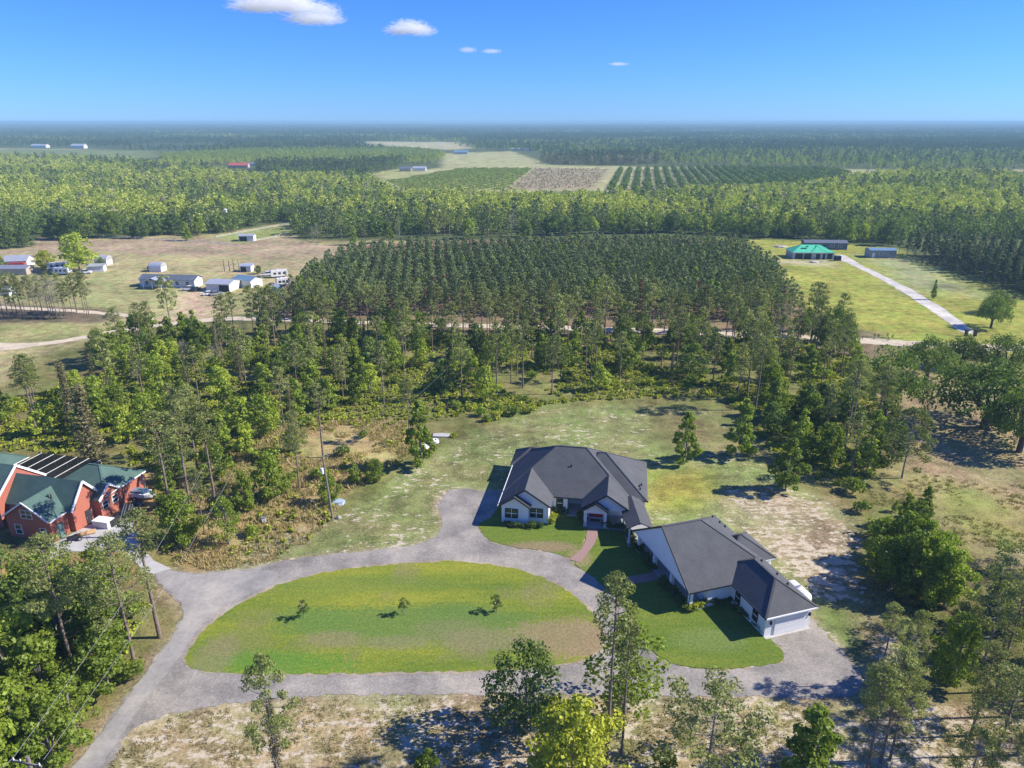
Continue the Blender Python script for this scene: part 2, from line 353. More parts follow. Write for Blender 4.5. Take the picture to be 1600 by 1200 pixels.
# yard round the two white buildings
YARD = [(405, 884), (480, 840), (520, 815), (600, 760), (660, 715), (740, 672), (870, 633), (1000, 632), (1130, 645), (1160, 700), (1220, 750), (1290, 775), (1330, 830), (1350, 900), (1430, 950), (1440, 1060), (1345, 1080), (1100, 1060), (600, 1000), (400, 960)]
paint(YARD, (0.205, 0.225, 0.085), 0.47, 1.5, 1.0, 4)
paint([(1020, 640), (1130, 650), (1160, 700), (1030, 700)], (0.19, 0.17, 0.075), 0.2, 3, 2)
paint([(1010, 735), (1110, 735), (1120, 770), (1070, 800), (1020, 790)], (0.25, 0.25, 0.055), 0.05, 3, 1)
paint([(1110, 800), (1160, 775), (1300, 780), (1335, 840), (1345, 950), (1400, 1000), (1420, 1070), (1360, 1040), (1290, 960), (1230, 880)], (0.28, 0.225, 0.135), 0.66, 3, 2, 5)
paint([(1275, 945), (1330, 950), (1345, 1000), (1345, 1045), (1300, 1005), (1270, 985)], (0.145, 0.20, 0.055), 0.15, 2, 1)
# strip below the drive
paint([(190, 1120), (280, 1100), (430, 1092), (700, 1080), (1000, 1085), (1345, 1085), (1500, 1100), (2300, 1100), (2300, 2000), (-200, 2000), (100, 1220)], (0.30, 0.25, 0.13), 0.62, 1.2, 0.7, 4)
# verges by the access road
paint([(60, 1240), (110, 1140), (190, 1050), (225, 960), (235, 915), (265, 925), (290, 965), (285, 1000), (200, 1100), (130, 1210)], (0.21, 0.175, 0.075), 0.15, 1, 0.6)
paint([(215, 850), (260, 860), (330, 885), (345, 893), (270, 885), (225, 870)], (0.27, 0.21, 0.075), 0.1, 1, 0.5)
paint([(120, 870), (205, 850), (230, 900), (140, 930), (-100, 900), (-100, 870)], (0.27, 0.20, 0.08), 0.1, 1, 0.6)
paint([(160, 735), (240, 735), (250, 790), (200, 800), (170, 770)], (0.36, 0.24, 0.10), 0.1, 1.5, 0.8)
# far fields
paint([(690, 240), (800, 236), (860, 258), (1080, 262), (1250, 262), (1460, 268), (1330, 274), (1250, 290), (1000, 300), (850, 300), (780, 300), (620, 300), (596, 284), (600, 272), (690, 262)], (0.32, 0.31, 0.15), 0.05, 8, 4, 30)
paint([(600, 284), (725, 262), (835, 262), (790, 298), (690, 300)], (0.28, 0.28, 0.12), 0.0, 6, 2, 30)
paint([(835, 263), (955, 264), (925, 296), (785, 297)], (0.28, 0.225, 0.14), 0.0, 6, 2, 30)
paint([(560, 221), (720, 222), (740, 232), (700, 234), (600, 228)], (0.36, 0.33, 0.19), 0.0, 30, 10, 80)
paint([(570, 270), (640, 262), (660, 266), (610, 282)], (0.30, 0.30, 0.12), 0.0, 8, 3, 30)
paint([(-600, 229), (20, 232), (140, 233), (0, 236), (-600, 237)], (0.40, 0.36, 0.18), 0.0, 20, 5, 60)
paint([(1460, 262), (1500, 262), (1720, 268), (1720, 292), (1600, 285), (1530, 275)], (0.30, 0.27, 0.14), 0.0, 12, 6, 40)
paint([(1080, 205), (1150, 206), (1150, 209), (1060, 209)], (0.36, 0.33, 0.25), 0.0, 60, 30, 200)
paint([(0, 232), (150, 234), (240, 236), (250, 246), (100, 250), (-100, 246)], (0.16, 0.19, 0.07), 0.0, 20, 5, 60)
# worn sandy fringe along the gravel
fr_ = sdf(GP, un_np(DRIVE)) + wob(GP, 3, 2) * 0.4; w_f = np.clip(1 - np.abs(fr_) / 1.3, 0, 1)[:, None] * 0.75
COL[:] = COL * (1 - w_f) + np.array([0.34, 0.28, 0.19, 0.5]) * w_f
COL[:, :3] *= (1 + 0.10 * wob(GP, 17, 3) + 0.08 * wob(GP, 5.3, 8))[:, None]

def ground_mat():
    m, nt, out = new_mat('ground_soil_and_grass'); b = N(nt, 'ShaderNodeBsdfPrincipled'); geo = N(nt, 'ShaderNodeNewGeometry')
    at = N(nt, 'ShaderNodeAttribute', attribute_name='Col')
    P = geo.outputs['Position']
    n1 = noise(nt, 0.35, 8, P, 0.7); n2 = noise(nt, 2.6, 6, P, 0.85); n3 = noise(nt, 0.045, 5, P)
    # grass mottling
    v = math_(nt, 'ADD', math_(nt, 'MULTIPLY', n1.outputs['Fac'], 0.9), math_(nt, 'MULTIPLY', n2.outputs['Fac'], 1.1))
    v = math_(nt, 'ADD', v, math_(nt, 'MULTIPLY', n3.outputs['Fac'], 0.5))
    mr = N(nt, 'ShaderNodeMapRange'); nt.links.new(v, mr.inputs[0]); mr.inputs[1].default_value = 1.07; mr.inputs[2].default_value = 1.43; mr.inputs[3].default_value = 0.48; mr.inputs[4].default_value = 1.52
    cv = N(nt, 'ShaderNodeCombineXYZ')
    for i in range(3): nt.links.new(mr.outputs[0], cv.inputs[i])
    mx = N(nt, 'ShaderNodeMix', data_type='RGBA', blend_type='MULTIPLY'); mx.inputs[0].default_value = 1
    nt.links.new(at.outputs['Color'], mx.inputs[6]); nt.links.new(cv.outputs[0], mx.inputs[7])
    # hue drift between greener and drier
    hr = ramp(nt, noise(nt, 0.12, 6, P, 0.65).outputs['Fac'], [(0.3, (0.85, 1.08, 0.8)), (0.7, (1.22, 1.0, 1.15))])
    mh = N(nt, 'ShaderNodeMix', data_type='RGBA', blend_type='MULTIPLY'); mh.inputs[0].default_value = 1
    nt.links.new(mx.outputs[2], mh.inputs[6]); nt.links.new(hr.outputs[0], mh.inputs[7])
    # bare sand spots, amount in alpha
    mp = N(nt, 'ShaderNodeMapping'); mp.inputs['Scale'].default_value = (0.75, 1.2, 1); nt.links.new(P, mp.inputs[0])
    s1 = noise(nt, 0.85, 7, mp.outputs[0], 0.72); s2 = noise(nt, 0.09, 3, P)
    sv = math_(nt, 'ADD', math_(nt, 'MULTIPLY', s1.outputs['Fac'], 1.0), math_(nt, 'MULTIPLY', s2.outputs['Fac'], 0.35))
    th = math_(nt, 'SUBTRACT', 0.93, math_(nt, 'MULTIPLY', at.outputs['Alpha'], 0.42))
    sm = N(nt, 'ShaderNodeMapRange'); sm.interpolation_type = 'SMOOTHSTEP'; nt.links.new(math_(nt, 'SUBTRACT', sv, th), sm.inputs[0]); sm.inputs[1].default_value = 0.0; sm.inputs[2].default_value = 0.07
    ms = N(nt, 'ShaderNodeMix', data_type='RGBA'); nt.links.new(sm.outputs[0], ms.inputs[0]); nt.links.new(mh.outputs[2], ms.inputs[6])
    sc_ = ramp(nt, n2.outputs['Fac'], [(0.3, (0.40, 0.33, 0.23)), (0.7, (0.72, 0.63, 0.47))]); nt.links.new(sc_.outputs[0], ms.inputs[7])
    nt.links.new(ms.outputs[2], b.inputs['Base Color']); b.inputs['Roughness'].default_value = 1.0; b.inputs['Specular IOR Level'].default_value = 0.1
    bp = N(nt, 'ShaderNodeBump'); bp.inputs['Strength'].default_value = 0.9; bp.inputs['Distance'].default_value = 0.22
    nt.links.new(n2.outputs['Fac'], bp.inputs['Height']); nt.links.new(bp.outputs[0], b.inputs['Normal'])
    nt.links.new(b.outputs[0], out.inputs[0]); return m
nyy, nxx = len(gy), len(gx)
ii = np.arange(nyy * nxx).reshape(nyy, nxx)
Fg = np.stack([ii[:-1, :-1], ii[:-1, 1:], ii[1:, 1:], ii[1:, :-1]], -1).reshape(-1, 4)
gme = np_mesh('ground', np.column_stack([GP, np.zeros(len(GP))]), Fg, [ground_mat()])
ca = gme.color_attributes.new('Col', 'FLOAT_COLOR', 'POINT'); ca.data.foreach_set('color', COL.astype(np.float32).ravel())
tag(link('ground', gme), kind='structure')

def sheet(name, pts, z, mat, jit=0.25, step=1.2, thick=0.0, world=False, kind='structure'):
    """a flat sheet with a slightly ragged edge"""
    P = [Vector((*((p[0], p[1]) if world else un(*p)), 0)) for p in pts]
    out = []; n = len(P)
    for i in range(n):
        a, b = P[i], P[(i + 1) % n]; k = max(1, int((b - a).length / step))
        for j in range(k): out.append(a.lerp(b, j / k))
    if jit:
        # smooth then roughen
        for _ in range(3):
            out = [(out[i - 1] + out[i] * 2 + out[(i + 1) % len(out)]) / 4 for i in range(len(out))]
        out = [p + Vector((random.uniform(-jit, jit), random.uniform(-jit, jit), 0)) for p in out]
    me = bpy.data.meshes.new(name)
    from mathutils.geometry import tessellate_polygon
    tr = tessellate_polygon([out])
    me.from_pydata([(p.x, p.y, z) for p in out], [], [tuple(t) if (out[t[1]] - out[t[0]]).cross(out[t[2]] - out[t[0]]).z > 0 else tuple(reversed(t)) for t in tr])
    me.materials.append(mat); me.update()
    return tag(link(name, me), kind=kind)

def lawn_mat(name, a, b_, c, stripe=0.5, ang=0.0, brown=0.3, patches=()):
    m, nt, out = new_mat(name); bs = N(nt, 'ShaderNodeBsdfPrincipled'); geo = N(nt, 'ShaderNodeNewGeometry'); P = geo.outputs['Position']
    mp = N(nt, 'ShaderNodeMapping'); mp.inputs['Rotation'].default_value = (0, 0, ang); mp.inputs['Scale'].default_value = (0.25, 1, 1); nt.links.new(P, mp.inputs[0])
    n1 = noise(nt, 0.16, 6, mp.outputs[0], 0.6); n2 = noise(nt, 1.8, 7, P, 0.8); n3 = noise(nt, 0.10, 4, P)
    wv = N(nt, 'ShaderNodeTexWave'); wv.bands_direction = 'Y'; wv.inputs['Scale'].default_value = 0.32; wv.inputs['Distortion'].default_value = 1.5; wv.inputs['Detail'].default_value = 3; nt.links.new(mp.outputs[0], wv.inputs[0])
    s = math_(nt, 'ADD', math_(nt, 'MULTIPLY', n1.outputs['Fac'], 0.9), math_(nt, 'MULTIPLY', n2.outputs['Fac'], 0.40))
    s = math_(nt, 'ADD', s, math_(nt, 'MULTIPLY', wv.outputs[0], 0.06 * stripe))
    r = ramp(nt, s, [(0.42, a), (0.62, b_), (0.82, c)])
    br = ramp(nt, n3.outputs['Fac'], [(0.60 - 0.1 * brown, (0, 0, 0)), (0.74 - 0.1 * brown, (1, 1, 1))])
    mb = N(nt, 'ShaderNodeMix', data_type='RGBA'); nt.links.new(math_(nt, 'MULTIPLY', br.outputs[0], math_(nt, 'MULTIPLY', n2.outputs['Fac'], 1.2)), mb.inputs[0])
    nt.links.new(r.outputs[0], mb.inputs[6]); mb.inputs[7].default_value = (0.22, 0.185, 0.10, 1)
    cur = mb.outputs[2]
    for (qx, qy, rx, ry, col, amt) in patches:
        cx_, cy_ = un(qx, qy); m1 = N(nt, 'ShaderNodeVectorMath', operation='SUBTRACT'); nt.links.new(P, m1.inputs[0]); m1.inputs[1].default_value = (cx_, cy_, 0)
        m2 = N(nt, 'ShaderNodeVectorMath', operation='DIVIDE'); nt.links.new(m1.outputs[0], m2.inputs[0]); m2.inputs[1].default_value = (rx, ry, 1)
        m3 = N(nt, 'ShaderNodeVectorMath', operation='LENGTH'); nt.links.new(m2.outputs[0], m3.inputs[0])
        v = math_(nt, 'ADD', m3.outputs['Value'], math_(nt, 'MULTIPLY', math_(nt, 'SUBTRACT', n2.outputs['Fac'], 0.5), 2.6)); v = math_(nt, 'ADD', v, math_(nt, 'MULTIPLY', math_(nt, 'SUBTRACT', n1.outputs['Fac'], 0.5), 1.2))
        mr = N(nt, 'ShaderNodeMapRange'); mr.interpolation_type = 'SMOOTHSTEP'; nt.links.new(v, mr.inputs[0]); mr.inputs[1].default_value = 0.6; mr.inputs[2].default_value = 1.15; mr.inputs[3].default_value = amt; mr.inputs[4].default_value = 0
        mq = N(nt, 'ShaderNodeMix', data_type='RGBA'); nt.links.new(mr.outputs[0], mq.inputs[0]); nt.links.new(cur, mq.inputs[6]); mq.inputs[7].default_value = (*col, 1); cur = mq.outputs[2]
    fine = ramp(nt, noise(nt, 3.2, 6, P, 0.85).outputs['Fac'], [(0.35, (0.62, 0.66, 0.62)), (0.65, (1.32, 1.3, 1.25))]); mf = N(nt, 'ShaderNodeMix', data_type='RGBA', blend_type='MULTIPLY'); mf.inputs[0].default_value = 1; nt.links.new(cur, mf.inputs[6]); nt.links.new(fine.outputs[0], mf.inputs[7])
    nt.links.new(mf.outputs[2], bs.inputs['Base Color']); bs.inputs['Roughness'].default_value = 1.0; bs.inputs['Specular IOR Level'].default_value = 0.1
    bp = N(nt, 'ShaderNodeBump'); bp.inputs['Strength'].default_value = 0.7; bp.inputs['Distance'].default_value = 0.08
    nt.links.new(noise(nt, 5, 4, P, 0.8).outputs['Fac'], bp.inputs['Height']); nt.links.new(bp.outputs[0], bs.inputs['Normal'])
    nt.links.new(bs.outputs[0], out.inputs[0]); return m
def gravel_mat(name, lo, hi, sc=3.0, dist=0.06, tracks=0.0):
    m, nt, out = new_mat(name); b = N(nt, 'ShaderNodeBsdfPrincipled'); geo = N(nt, 'ShaderNodeNewGeometry'); P = geo.outputs['Position']
    n1 = noise(nt, sc, 8, P, 0.85); n2 = noise(nt, 0.22, 5, P, 0.6)
    s = math_(nt, 'ADD', math_(nt, 'MULTIPLY', n1.outputs['Fac'], 0.65), math_(nt, 'MULTIPLY', n2.outputs['Fac'], 0.35))
    r = ramp(nt, s, [(0.36, lo), (0.62, hi)])
    st = ramp(nt, noise(nt, 0.11, 6, P, 0.7).outputs['Fac'], [(0.35, (0.80, 0.80, 0.82)), (0.5, (1, 1, 1)), (0.66, (1.16, 1.13, 1.08))])
    mg = N(nt, 'ShaderNodeMix', data_type='RGBA', blend_type='MULTIPLY'); mg.inputs[0].default_value = 1; nt.links.new(r.outputs[0], mg.inputs[6]); nt.links.new(st.outputs[0], mg.inputs[7])
    nt.links.new(mg.outputs[2], b.inputs['Base Color']); b.inputs['Roughness'].default_value = 0.95; b.inputs['Specular IOR Level'].default_value = 0.15
    bp = N(nt, 'ShaderNodeBump'); bp.inputs['Strength'].default_value = 0.8; bp.inputs['Distance'].default_value = dist
    nt.links.new(n1.outputs['Fac'], bp.inputs['Height']); nt.links.new(bp.outputs[0], b.inputs['Normal'])
    nt.links.new(b.outputs[0], out.inputs[0]); return m
M['gravel'] = gravel_mat('grey_gravel', (0.145, 0.135, 0.12), (0.38, 0.35, 0.305))
M['asphalt'] = gravel_mat('worn_pale_asphalt', (0.23, 0.218, 0.20), (0.36, 0.34, 0.31), 1.4, 0.01)
M['sandroad'] = gravel_mat('sand_track', (0.40, 0.33, 0.23), (0.62, 0.54, 0.40), 0.8)
M['whiteroad'] = gravel_mat('white_limerock', (0.38, 0.355, 0.31), (0.60, 0.57, 0.52), 0.6)
M['island'] = lawn_mat('island_turf', (0.065, 0.125, 0.025), (0.145, 0.195, 0.028), (0.255, 0.265, 0.035), 0.4, 0.05, 0.55, [(640, 975, 17, 4.5, (0.12, 0.19, 0.045), 0.85), (500, 968, 6, 3, (0.11, 0.19, 0.04), 0.7), (905, 1000, 5.5, 4.0, (0.27, 0.20, 0.115), 1.0), (860, 995, 5, 3, (0.24, 0.20, 0.10), 0.9), (520, 1000, 4, 1.6, (0.23, 0.2, 0.1), 0.7), (620, 1005, 5, 1.4, (0.22, 0.2, 0.1), 0.6), (760, 1000, 6, 2, (0.23, 0.2, 0.11), 0.6), (380, 1005, 4, 3, (0.20, 0.20, 0.07), 0.5), (700, 985, 5, 2, (0.20, 0.19, 0.09), 0.45), (440, 1040, 10, 2.5, (0.10, 0.21, 0.03), 0.8), (560, 915, 14, 2.5, (0.16, 0.21, 0.04), 0.6), (330, 1035, 2.5, 5, (0.24, 0.2, 0.12), 0.5)])
M['lawn'] = lawn_mat('front_lawn_turf', (0.06, 0.115, 0.022), (0.11, 0.17, 0.027), (0.165, 0.20, 0.032), 1.0, -0.6, -0.6, [(845, 855, 5.5, 1.6, (0.25, 0.19, 0.11), 0.9), (905, 872, 2, 2.5, (0.26, 0.21, 0.11), 0.8), (1110, 1000, 4.5, 2.2, (0.16, 0.21, 0.06), 0.7)])

sheet('gravel_drive', DRIVE, 0.03, M['gravel'], 0.26, 0.6)
ROAD = [(157, 1200), (190, 1150), (225, 1095), (262, 1050), (288, 1018), (303, 990), (325, 965), (352, 945), (395, 925), (440, 903), (430, 890), (380, 893), (345, 893), (320, 899), (290, 896), (266, 890), (238, 895), (245, 903), (258, 917), (272, 928), (286, 945), (288, 962), (278, 985), (248, 1025), (208, 1080), (163, 1140), (114, 1200), (30, 1330), (80, 1330)]
sheet('asphalt_road', ROAD, 0.045, M['asphalt'], 0.12, 0.6)
ISLAND = [(285, 1035), (300, 1008), (318, 985), (345, 962), (390, 935), (440, 912), (500, 896), (560, 887), (640, 880), (700, 877), (760, 881), (815, 891), (850, 904), (885, 921), (905, 938), (925, 956), (940, 978), (944, 1000), (938, 1017), (918, 1031), (890, 1038), (850, 1042), (800, 1046), (700, 1050), (600, 1052), (500, 1053), (400, 1054), (340, 1052), (300, 1046)]
soil = gravel_mat('bare_edge_soil', (0.20, 0.16, 0.11), (0.42, 0.36, 0.27), 2.0, 0.03)
def grow(px, d):
    W = un_np(px); c = W.mean(0); return [tuple(c + (p - c) * (1 + d / np.linalg.norm(p - c))) for p in W]
sheet('bare_soil_edge', grow(ISLAND, 0.30), 0.052, soil, 0.24, 0.5, world=True)
sheet('island_lawn', ISLAND, 0.06, M['island'], 0.2, 0.6)
sheet('front_lawn', [(747, 817), (754, 835), (768, 847), (800, 855), (850, 861), (880, 868), (893, 874), (912, 845), (925, 820), (940, 780), (860, 770), (780, 790), (765, 812)], 0.05, M['lawn'], 0.18, 0.6)
sheet('court_lawn', [(938, 822), (936, 832), (913, 868), (893, 880), (925, 900), (945, 918), (972, 942), (998, 985), (1015, 1015), (1040, 1033), (1070, 1041), (1120, 1046), (1180, 1042), (1220, 1036), (1229, 1029), (1222, 1014), (1200, 998), (1192, 985), (1150, 900), (1060, 850), (1000, 810)], 0.055, M['lawn'], 0.18, 0.6)
def paver_mat():
    m, nt, out = new_mat('brick_pavers'); b = N(nt, 'ShaderNodeBsdfPrincipled'); geo = N(nt, 'ShaderNodeNewGeometry')
    br = N(nt, 'ShaderNodeTexBrick'); br.inputs['Scale'].default_value = 4; br.inputs['Color1'].default_value = (0.34, 0.20, 0.17, 1); br.inputs['Color2'].default_value = (0.27, 0.165, 0.145, 1); br.inputs['Mortar'].default_value = (0.22, 0.18, 0.16, 1); br.inputs['Mortar Size'].default_value = 0.02
    nt.links.new(geo.outputs['Position'], br.inputs[0]); nt.links.new(br.outputs[0], b.inputs['Base Color']); b.inputs['Roughness'].default_value = 0.9
    nt.links.new(b.outputs[0], out.inputs[0]); return m
M['paver'] = paver_mat()
sheet('brick_path', [(918, 826), (935, 826), (934, 838), (928, 852), (907, 879), (889, 875), (908, 858), (915, 845)], 0.075, M['paver'], 0.0, 2)
sheet('brick_path', [(980, 902), (1029, 893), (1036, 905), (979, 915)], 0.075, M['paver'], 0.0, 2)
sheet('concrete_drive', [(60, 862), (105, 838), (150, 815), (200, 800), (212, 828), (218, 850), (240, 876), (268, 889), (240, 897), (225, 893), (195, 862), (110, 862), (60, 880)], 0.05, M['concrete'], 0.0, 2)
sheet('sand_road', [(-300, 552), (0, 535), (60, 537), (120, 527), (169, 517), (215, 510), (256, 504), (360, 494), (500, 499), (640, 504), (800, 507), (1020, 513), (1200, 520), (1350, 528), (1420, 533), (1700, 545), (1700, 556), (1420, 542), (1350, 537), (1200, 529), (1020, 521), (800, 514), (640, 510), (500, 504), (360, 500), (256, 509), (215, 516.5), (169, 523.5), (120, 533), (0, 549), (-300, 570)], 0.04, M['sandroad'], 0.35, 2.5)
sheet('sand_track', [(-300, 475), (0, 478), (100, 483), (200, 490), (256, 500), (240, 505), (200, 495), (100, 487), (0, 482), (-300, 479)], 0.05, M['sandroad'], 0.4, 3)
sheet('lime_track', [(1302, 397), (1320, 397), (1326, 403), (1357, 420), (1420, 450), (1480, 485), (1528, 522), (1515, 527), (1505, 521), (1464, 491), (1406, 454), (1352, 424), (1312, 406)], 0.04, M['whiteroad'], 0.4, 3)
# pale far lake seen between the trees
def water_mat():
    m, nt, out = new_mat('lake_water'); b = N(nt, 'ShaderNodeBsdfPrincipled'); b.inputs['Base Color'].default_value = (0.02, 0.035, 0.05, 1); b.inputs['Roughness'].default_value = 0.12
    nt.links.new(b.outputs[0], out.inputs[0]); return m
sheet('lake', [(190, 229.5), (260, 228), (335, 227), (350, 229.5), (280, 231.5), (200, 232)], 0.3, water_mat(), 6, 60)
# ------------------------------------------------------------------ buildings
def hip(mb, x0, x1, y0, y1, z0, pitch, mi=0, sof=1, ends='both'):
    """hipped roof over a rectangle, ridge along the longer side; closed below"""
    w, d = x1 - x0, y1 - y0; h = min(w, d) / 2; zr = z0 + h * pitch; t = 0.14
    if w >= d: a = (x0 + h, (y0 + y1) / 2, zr); b = (x1 - h, (y0 + y1) / 2, zr)
    else: a = ((x0 + x1) / 2, y0 + h, zr); b = ((x0 + x1) / 2, y1 - h, zr)
    c = [(x0, y0, z0), (x1, y0, z0), (x1, y1, z0), (x0, y1, z0)]
    if w >= d:
        mb.poly([c[0], c[1], b, a], mi); mb.poly([c[1], c[2], b], mi); mb.poly([c[2], c[3], a, b], mi); mb.poly([c[3], c[0], a], mi)
    else:
        mb.poly([c[0], c[1], a], mi); mb.poly([c[1], c[2], b, a], mi); mb.poly([c[2], c[3], b], mi); mb.poly([c[3], c[0], a, b], mi)
    for i, e_ in enumerate(((a, b, b, a) if w >= d else (a, a, b, b))): mb.bar(c[i], e_, 0.26, 0.07, mi)
    mb.bar(a, b, 0.28, 0.08, mi)
    lo = [(p[0], p[1], z0 - t) for p in c]
    for i in range(4): mb.poly([lo[i], lo[(i + 1) % 4], c[(i + 1) % 4], c[i]], sof)
    mb.poly(lo[::-1], sof)
def gable_y(mb, x0, x1, y0, y1, z0, pitch, mi=0, t=0.16, tm=0):
    """gable roof with its ridge along y: two sloping slabs"""
    xm = (x0 + x1) / 2; zr = z0 + (x1 - x0) / 2 * pitch
    mb.prism([(x0, z0), (xm, zr), (xm, zr - t), (x0, z0 - t)], 'y', y0, y1, mi)
    mb.prism([(xm, zr), (x1, z0), (x1, z0 - t), (xm, zr - t)], 'y', y0, y1, mi)
def gable_x(mb, x0, x1, y0, y1, z0, pitch, mi=0, t=0.16):
    ym = (y0 + y1) / 2; zr = z0 + (y1 - y0) / 2 * pitch
    mb.prism([(y0, z0), (ym, zr), (ym, zr - t), (y0, z0 - t)], 'x', x0, x1, mi)
    mb.prism([(ym, zr), (y1, z0), (y1, z0 - t), (ym, zr - t)], 'x', x0, x1, mi)
def rake_y(mb, x0, x1, y, z0, pitch, mi=0, w=0.16, d=0.22, left=True, right=True):
    """dark barge boards along a gable that looks towards -y"""
    xm = (x0 + x1) / 2; zr = z0 + (x1 - x0) / 2 * pitch
    if left: mb.bar((x0, y, z0 - 0.05), (xm, y, zr - 0.05), w, d, mi)
    if right: mb.bar((xm, y, zr - 0.05), (x1, y, z0 - 0.05), w, d, mi)
def window(parent, c, w, h, face, cols=1, frame='black', sash=True, name='window', thick=0.07):
    """face: 'y-' looks to -y, 'x-', 'x+'; the frame is a part, each pane a sub-part"""
    cx, cy, cz = c; f = MB()
    def bx(a0, a1, z0, z1, d0, d1, mb):
        if face == 'y-': mb.box((cx + a0, cy - d1, cz + z0), (cx + a1, cy - d0, cz + z1))
        elif face == 'y+': mb.box((cx + a0, cy + d0, cz + z0), (cx + a1, cy + d1, cz + z1))
        elif face == 'x-': mb.box((cx - d1, cy + a0, cz + z0), (cx - d0, cy + a1, cz + z1))
        else: mb.box((cx + d0, cy + a0, cz + z0), (cx + d1, cy + a1, cz + z1))
    e = 0.07; pw = w / cols
    bx(-w / 2 - e, w / 2 + e, -h / 2 - e, -h / 2, 0.002, thick, f); bx(-w / 2 - e, w / 2 + e, h / 2, h / 2 + e, 0.002, thick, f)
    mu = MB()
    for k in range(cols + 1):
        xk = -w / 2 + k * pw; bx(xk - e / 2 - (e / 2 if k == 0 else 0), xk + e / 2 + (e / 2 if k == cols else 0), -h / 2, h / 2, 0.002, thick - 0.003, f if k in (0, cols) else mu)
    if sash: bx(-w / 2 + e, w / 2 - e, -0.05, 0.05, 0.002, thick - 0.006, mu)
    fo = f.build(name, M[frame], parent)
    if mu.v: mu.build('mullion', M['trim_white'], fo)
    for k in range(cols):
        for (za, zb) in (((-h / 2, -0.035), (0.035, h / 2)) if sash else ((-h / 2, h / 2),)):
            p = MB(); xk = -w / 2 + k * pw; bx(xk + e / 2, xk + pw - e / 2, za + 0.002, zb - 0.002, 0.004, 0.03, p); p.build('pane', M['glass'], fo)
    return fo

PIT = 0.67; Z0 = 3.1
OA = un(778, 791, Z0); AA = R(-9.5)
OB = un(1077, 927, Z0); AB = R(17.5)
# ---- the main white house
hA = empty('white_house', (OA[0], OA[1], 0), AA)
tag(hA, 'large white single-storey house with dark grey hipped roof and red front door', 'house')
w_ = MB()
w_.box((0.45, 0.6, 0), (4.6, 14.6, 3.0)).box((4.603, 1.3, 0), (7.6, 9.0, 3.0)).box((0.453, 14.603, 0), (19.8, 19.4, 3.0)).box((-0.05, 14.5, 0), (0.449, 19.8, 3.0))
w_.box((4.606, 4.8, 0), (10.2, 14.598, 2.99)).box((10.203, 8.0, 0), (13.0, 14.597, 2.99)).box((13.003, 5.2, 0), (19.8, 14.596, 2.99)).box((19.803, 5.7, 0), (22.1, 18.5, 3.0))
# gable triangles
w_.prism([(0.45, 3.0), (4.6, 3.0), (4.6, 3.35), (2.52, 4.62)], 'y', 0.6, 1.5)
w_.prism([(0.5, 3.0), (7.6, 3.0), (7.6, 3.3), (4.0, 5.62)], 'y', 1.305, 1.6)
w_.prism([(12.9, 2.85), (19.85, 2.85), (19.85, 3.2), (16.35, 5.55)], 'y', 1.9, 2.1)
w_.prism([(13.0, 2.35), (16.4, 2.35), (16.4, 3.1), (14.7, 4.25)], 'y', 1.55, 1.75)
w_.box((13.006, 4.2, 0), (16.4, 5.197, 2.97))
w_.build('wall', M['siding'], hA)
# open porch: slab, posts, beam sides
MB().box((12.9, 1.2, 0), (22.6, 5.19, 0.14)).box((10.21, 4.0, 0), (12.99, 7.99, 0.14)).build('porch_slab', M['slab'], hA)
for (px_, py_) in ((13.2, 1.65), (16.2, 1.65), (19.65, 2.0)):
    MB().box((px_ - 0.22, py_ - 0.2, 0.14), (px_ + 0.22, py_ + 0.2, 2.9)).build('post', M['white'], hA)
r = MB()
hip(r, 0, 20.2, 4.4, 19.8, Z0, PIT); hip(r, 8, 22.5, 5.3, 18.9, Z0 - 0.012, PIT); hip(r, -0.5, 9.2, 14, 20.3, Z0 - 0.02, PIT)
gable_y(r, 0.01, 8, 0.9, 8.9, Z0 + 0.012, PIT); gable_y(r, 0.0, 5.0, 0.15, 4.0, Z0 + 0.02, PIT)
gable_y(r, 12.5, 20.19, 1.45, 8.6, Z0 + 0.012, PIT); gable_y(r, 12.7, 16.7, 1.0, 4.4, Z0 - 0.05, PIT)
rf = r.build('roof', [M['roof_grey'], M['white']], hA)
for args in ((0.0, 5.0, 0.08, Z0 + 0.02), (0.01, 8.0, 0.83, Z0 + 0.012), (12.5, 20.19, 1.38, Z0 + 0.012), (12.7, 16.7, 0.93, Z0 - 0.05)):
    b_ = MB(); rake_y(b_, args[0], args[1], args[2], args[3], PIT, left=True); b_.build('barge_board', M['black'], rf)
g_ = MB(); g_.box((-0.12, 0.1, Z0 - 0.17), (-0.003, 13.99, Z0 + 0.0)); g_.build('gutter', M['trim_white'], rf)
MB().box((20.203, 5.2, Z0 - 0.17), (22.6, 5.297, Z0)).build('gutter', M['black'], rf)
MB().box((8.05, 4.3, Z0 - 0.17), (12.45, 4.397, Z0)).build('gutter', M['black'], rf)
for (x, y, z) in ((10.3, 9.0, 0), (21.2, 8.1, 1), (21.5, 9.0, 1), (21.3, 7.3, 1)):
    zz = Z0 + ((y - 4.4) if z == 0 else (22.5 - x)) * PIT
    MB().tube([(x, y, zz - 0.1), (x, y, zz + 0.35)], [0.12, 0.12], 8).build('roof_vent', M['black'], rf)
window(hA, (2.0, 0.6, 1.75), 1.9, 1.5, 'y-', 2); window(hA, (5.75, 1.3, 1.75), 1.9, 1.5, 'y-', 2)
window(hA, (8.95, 4.8, 1.8), 0.95, 1.5, 'y-', 1)
window(hA, (17.2, 5.2, 1.75), 1.0, 1.0, 'y-', 1, sash=False); window(hA, (18.6, 5.2, 1.75), 1.0, 1.0, 'y-', 1, sash=False)
window(hA, (21.1, 5.7, 2.1), 0.9, 1.3, 'y-', 1)
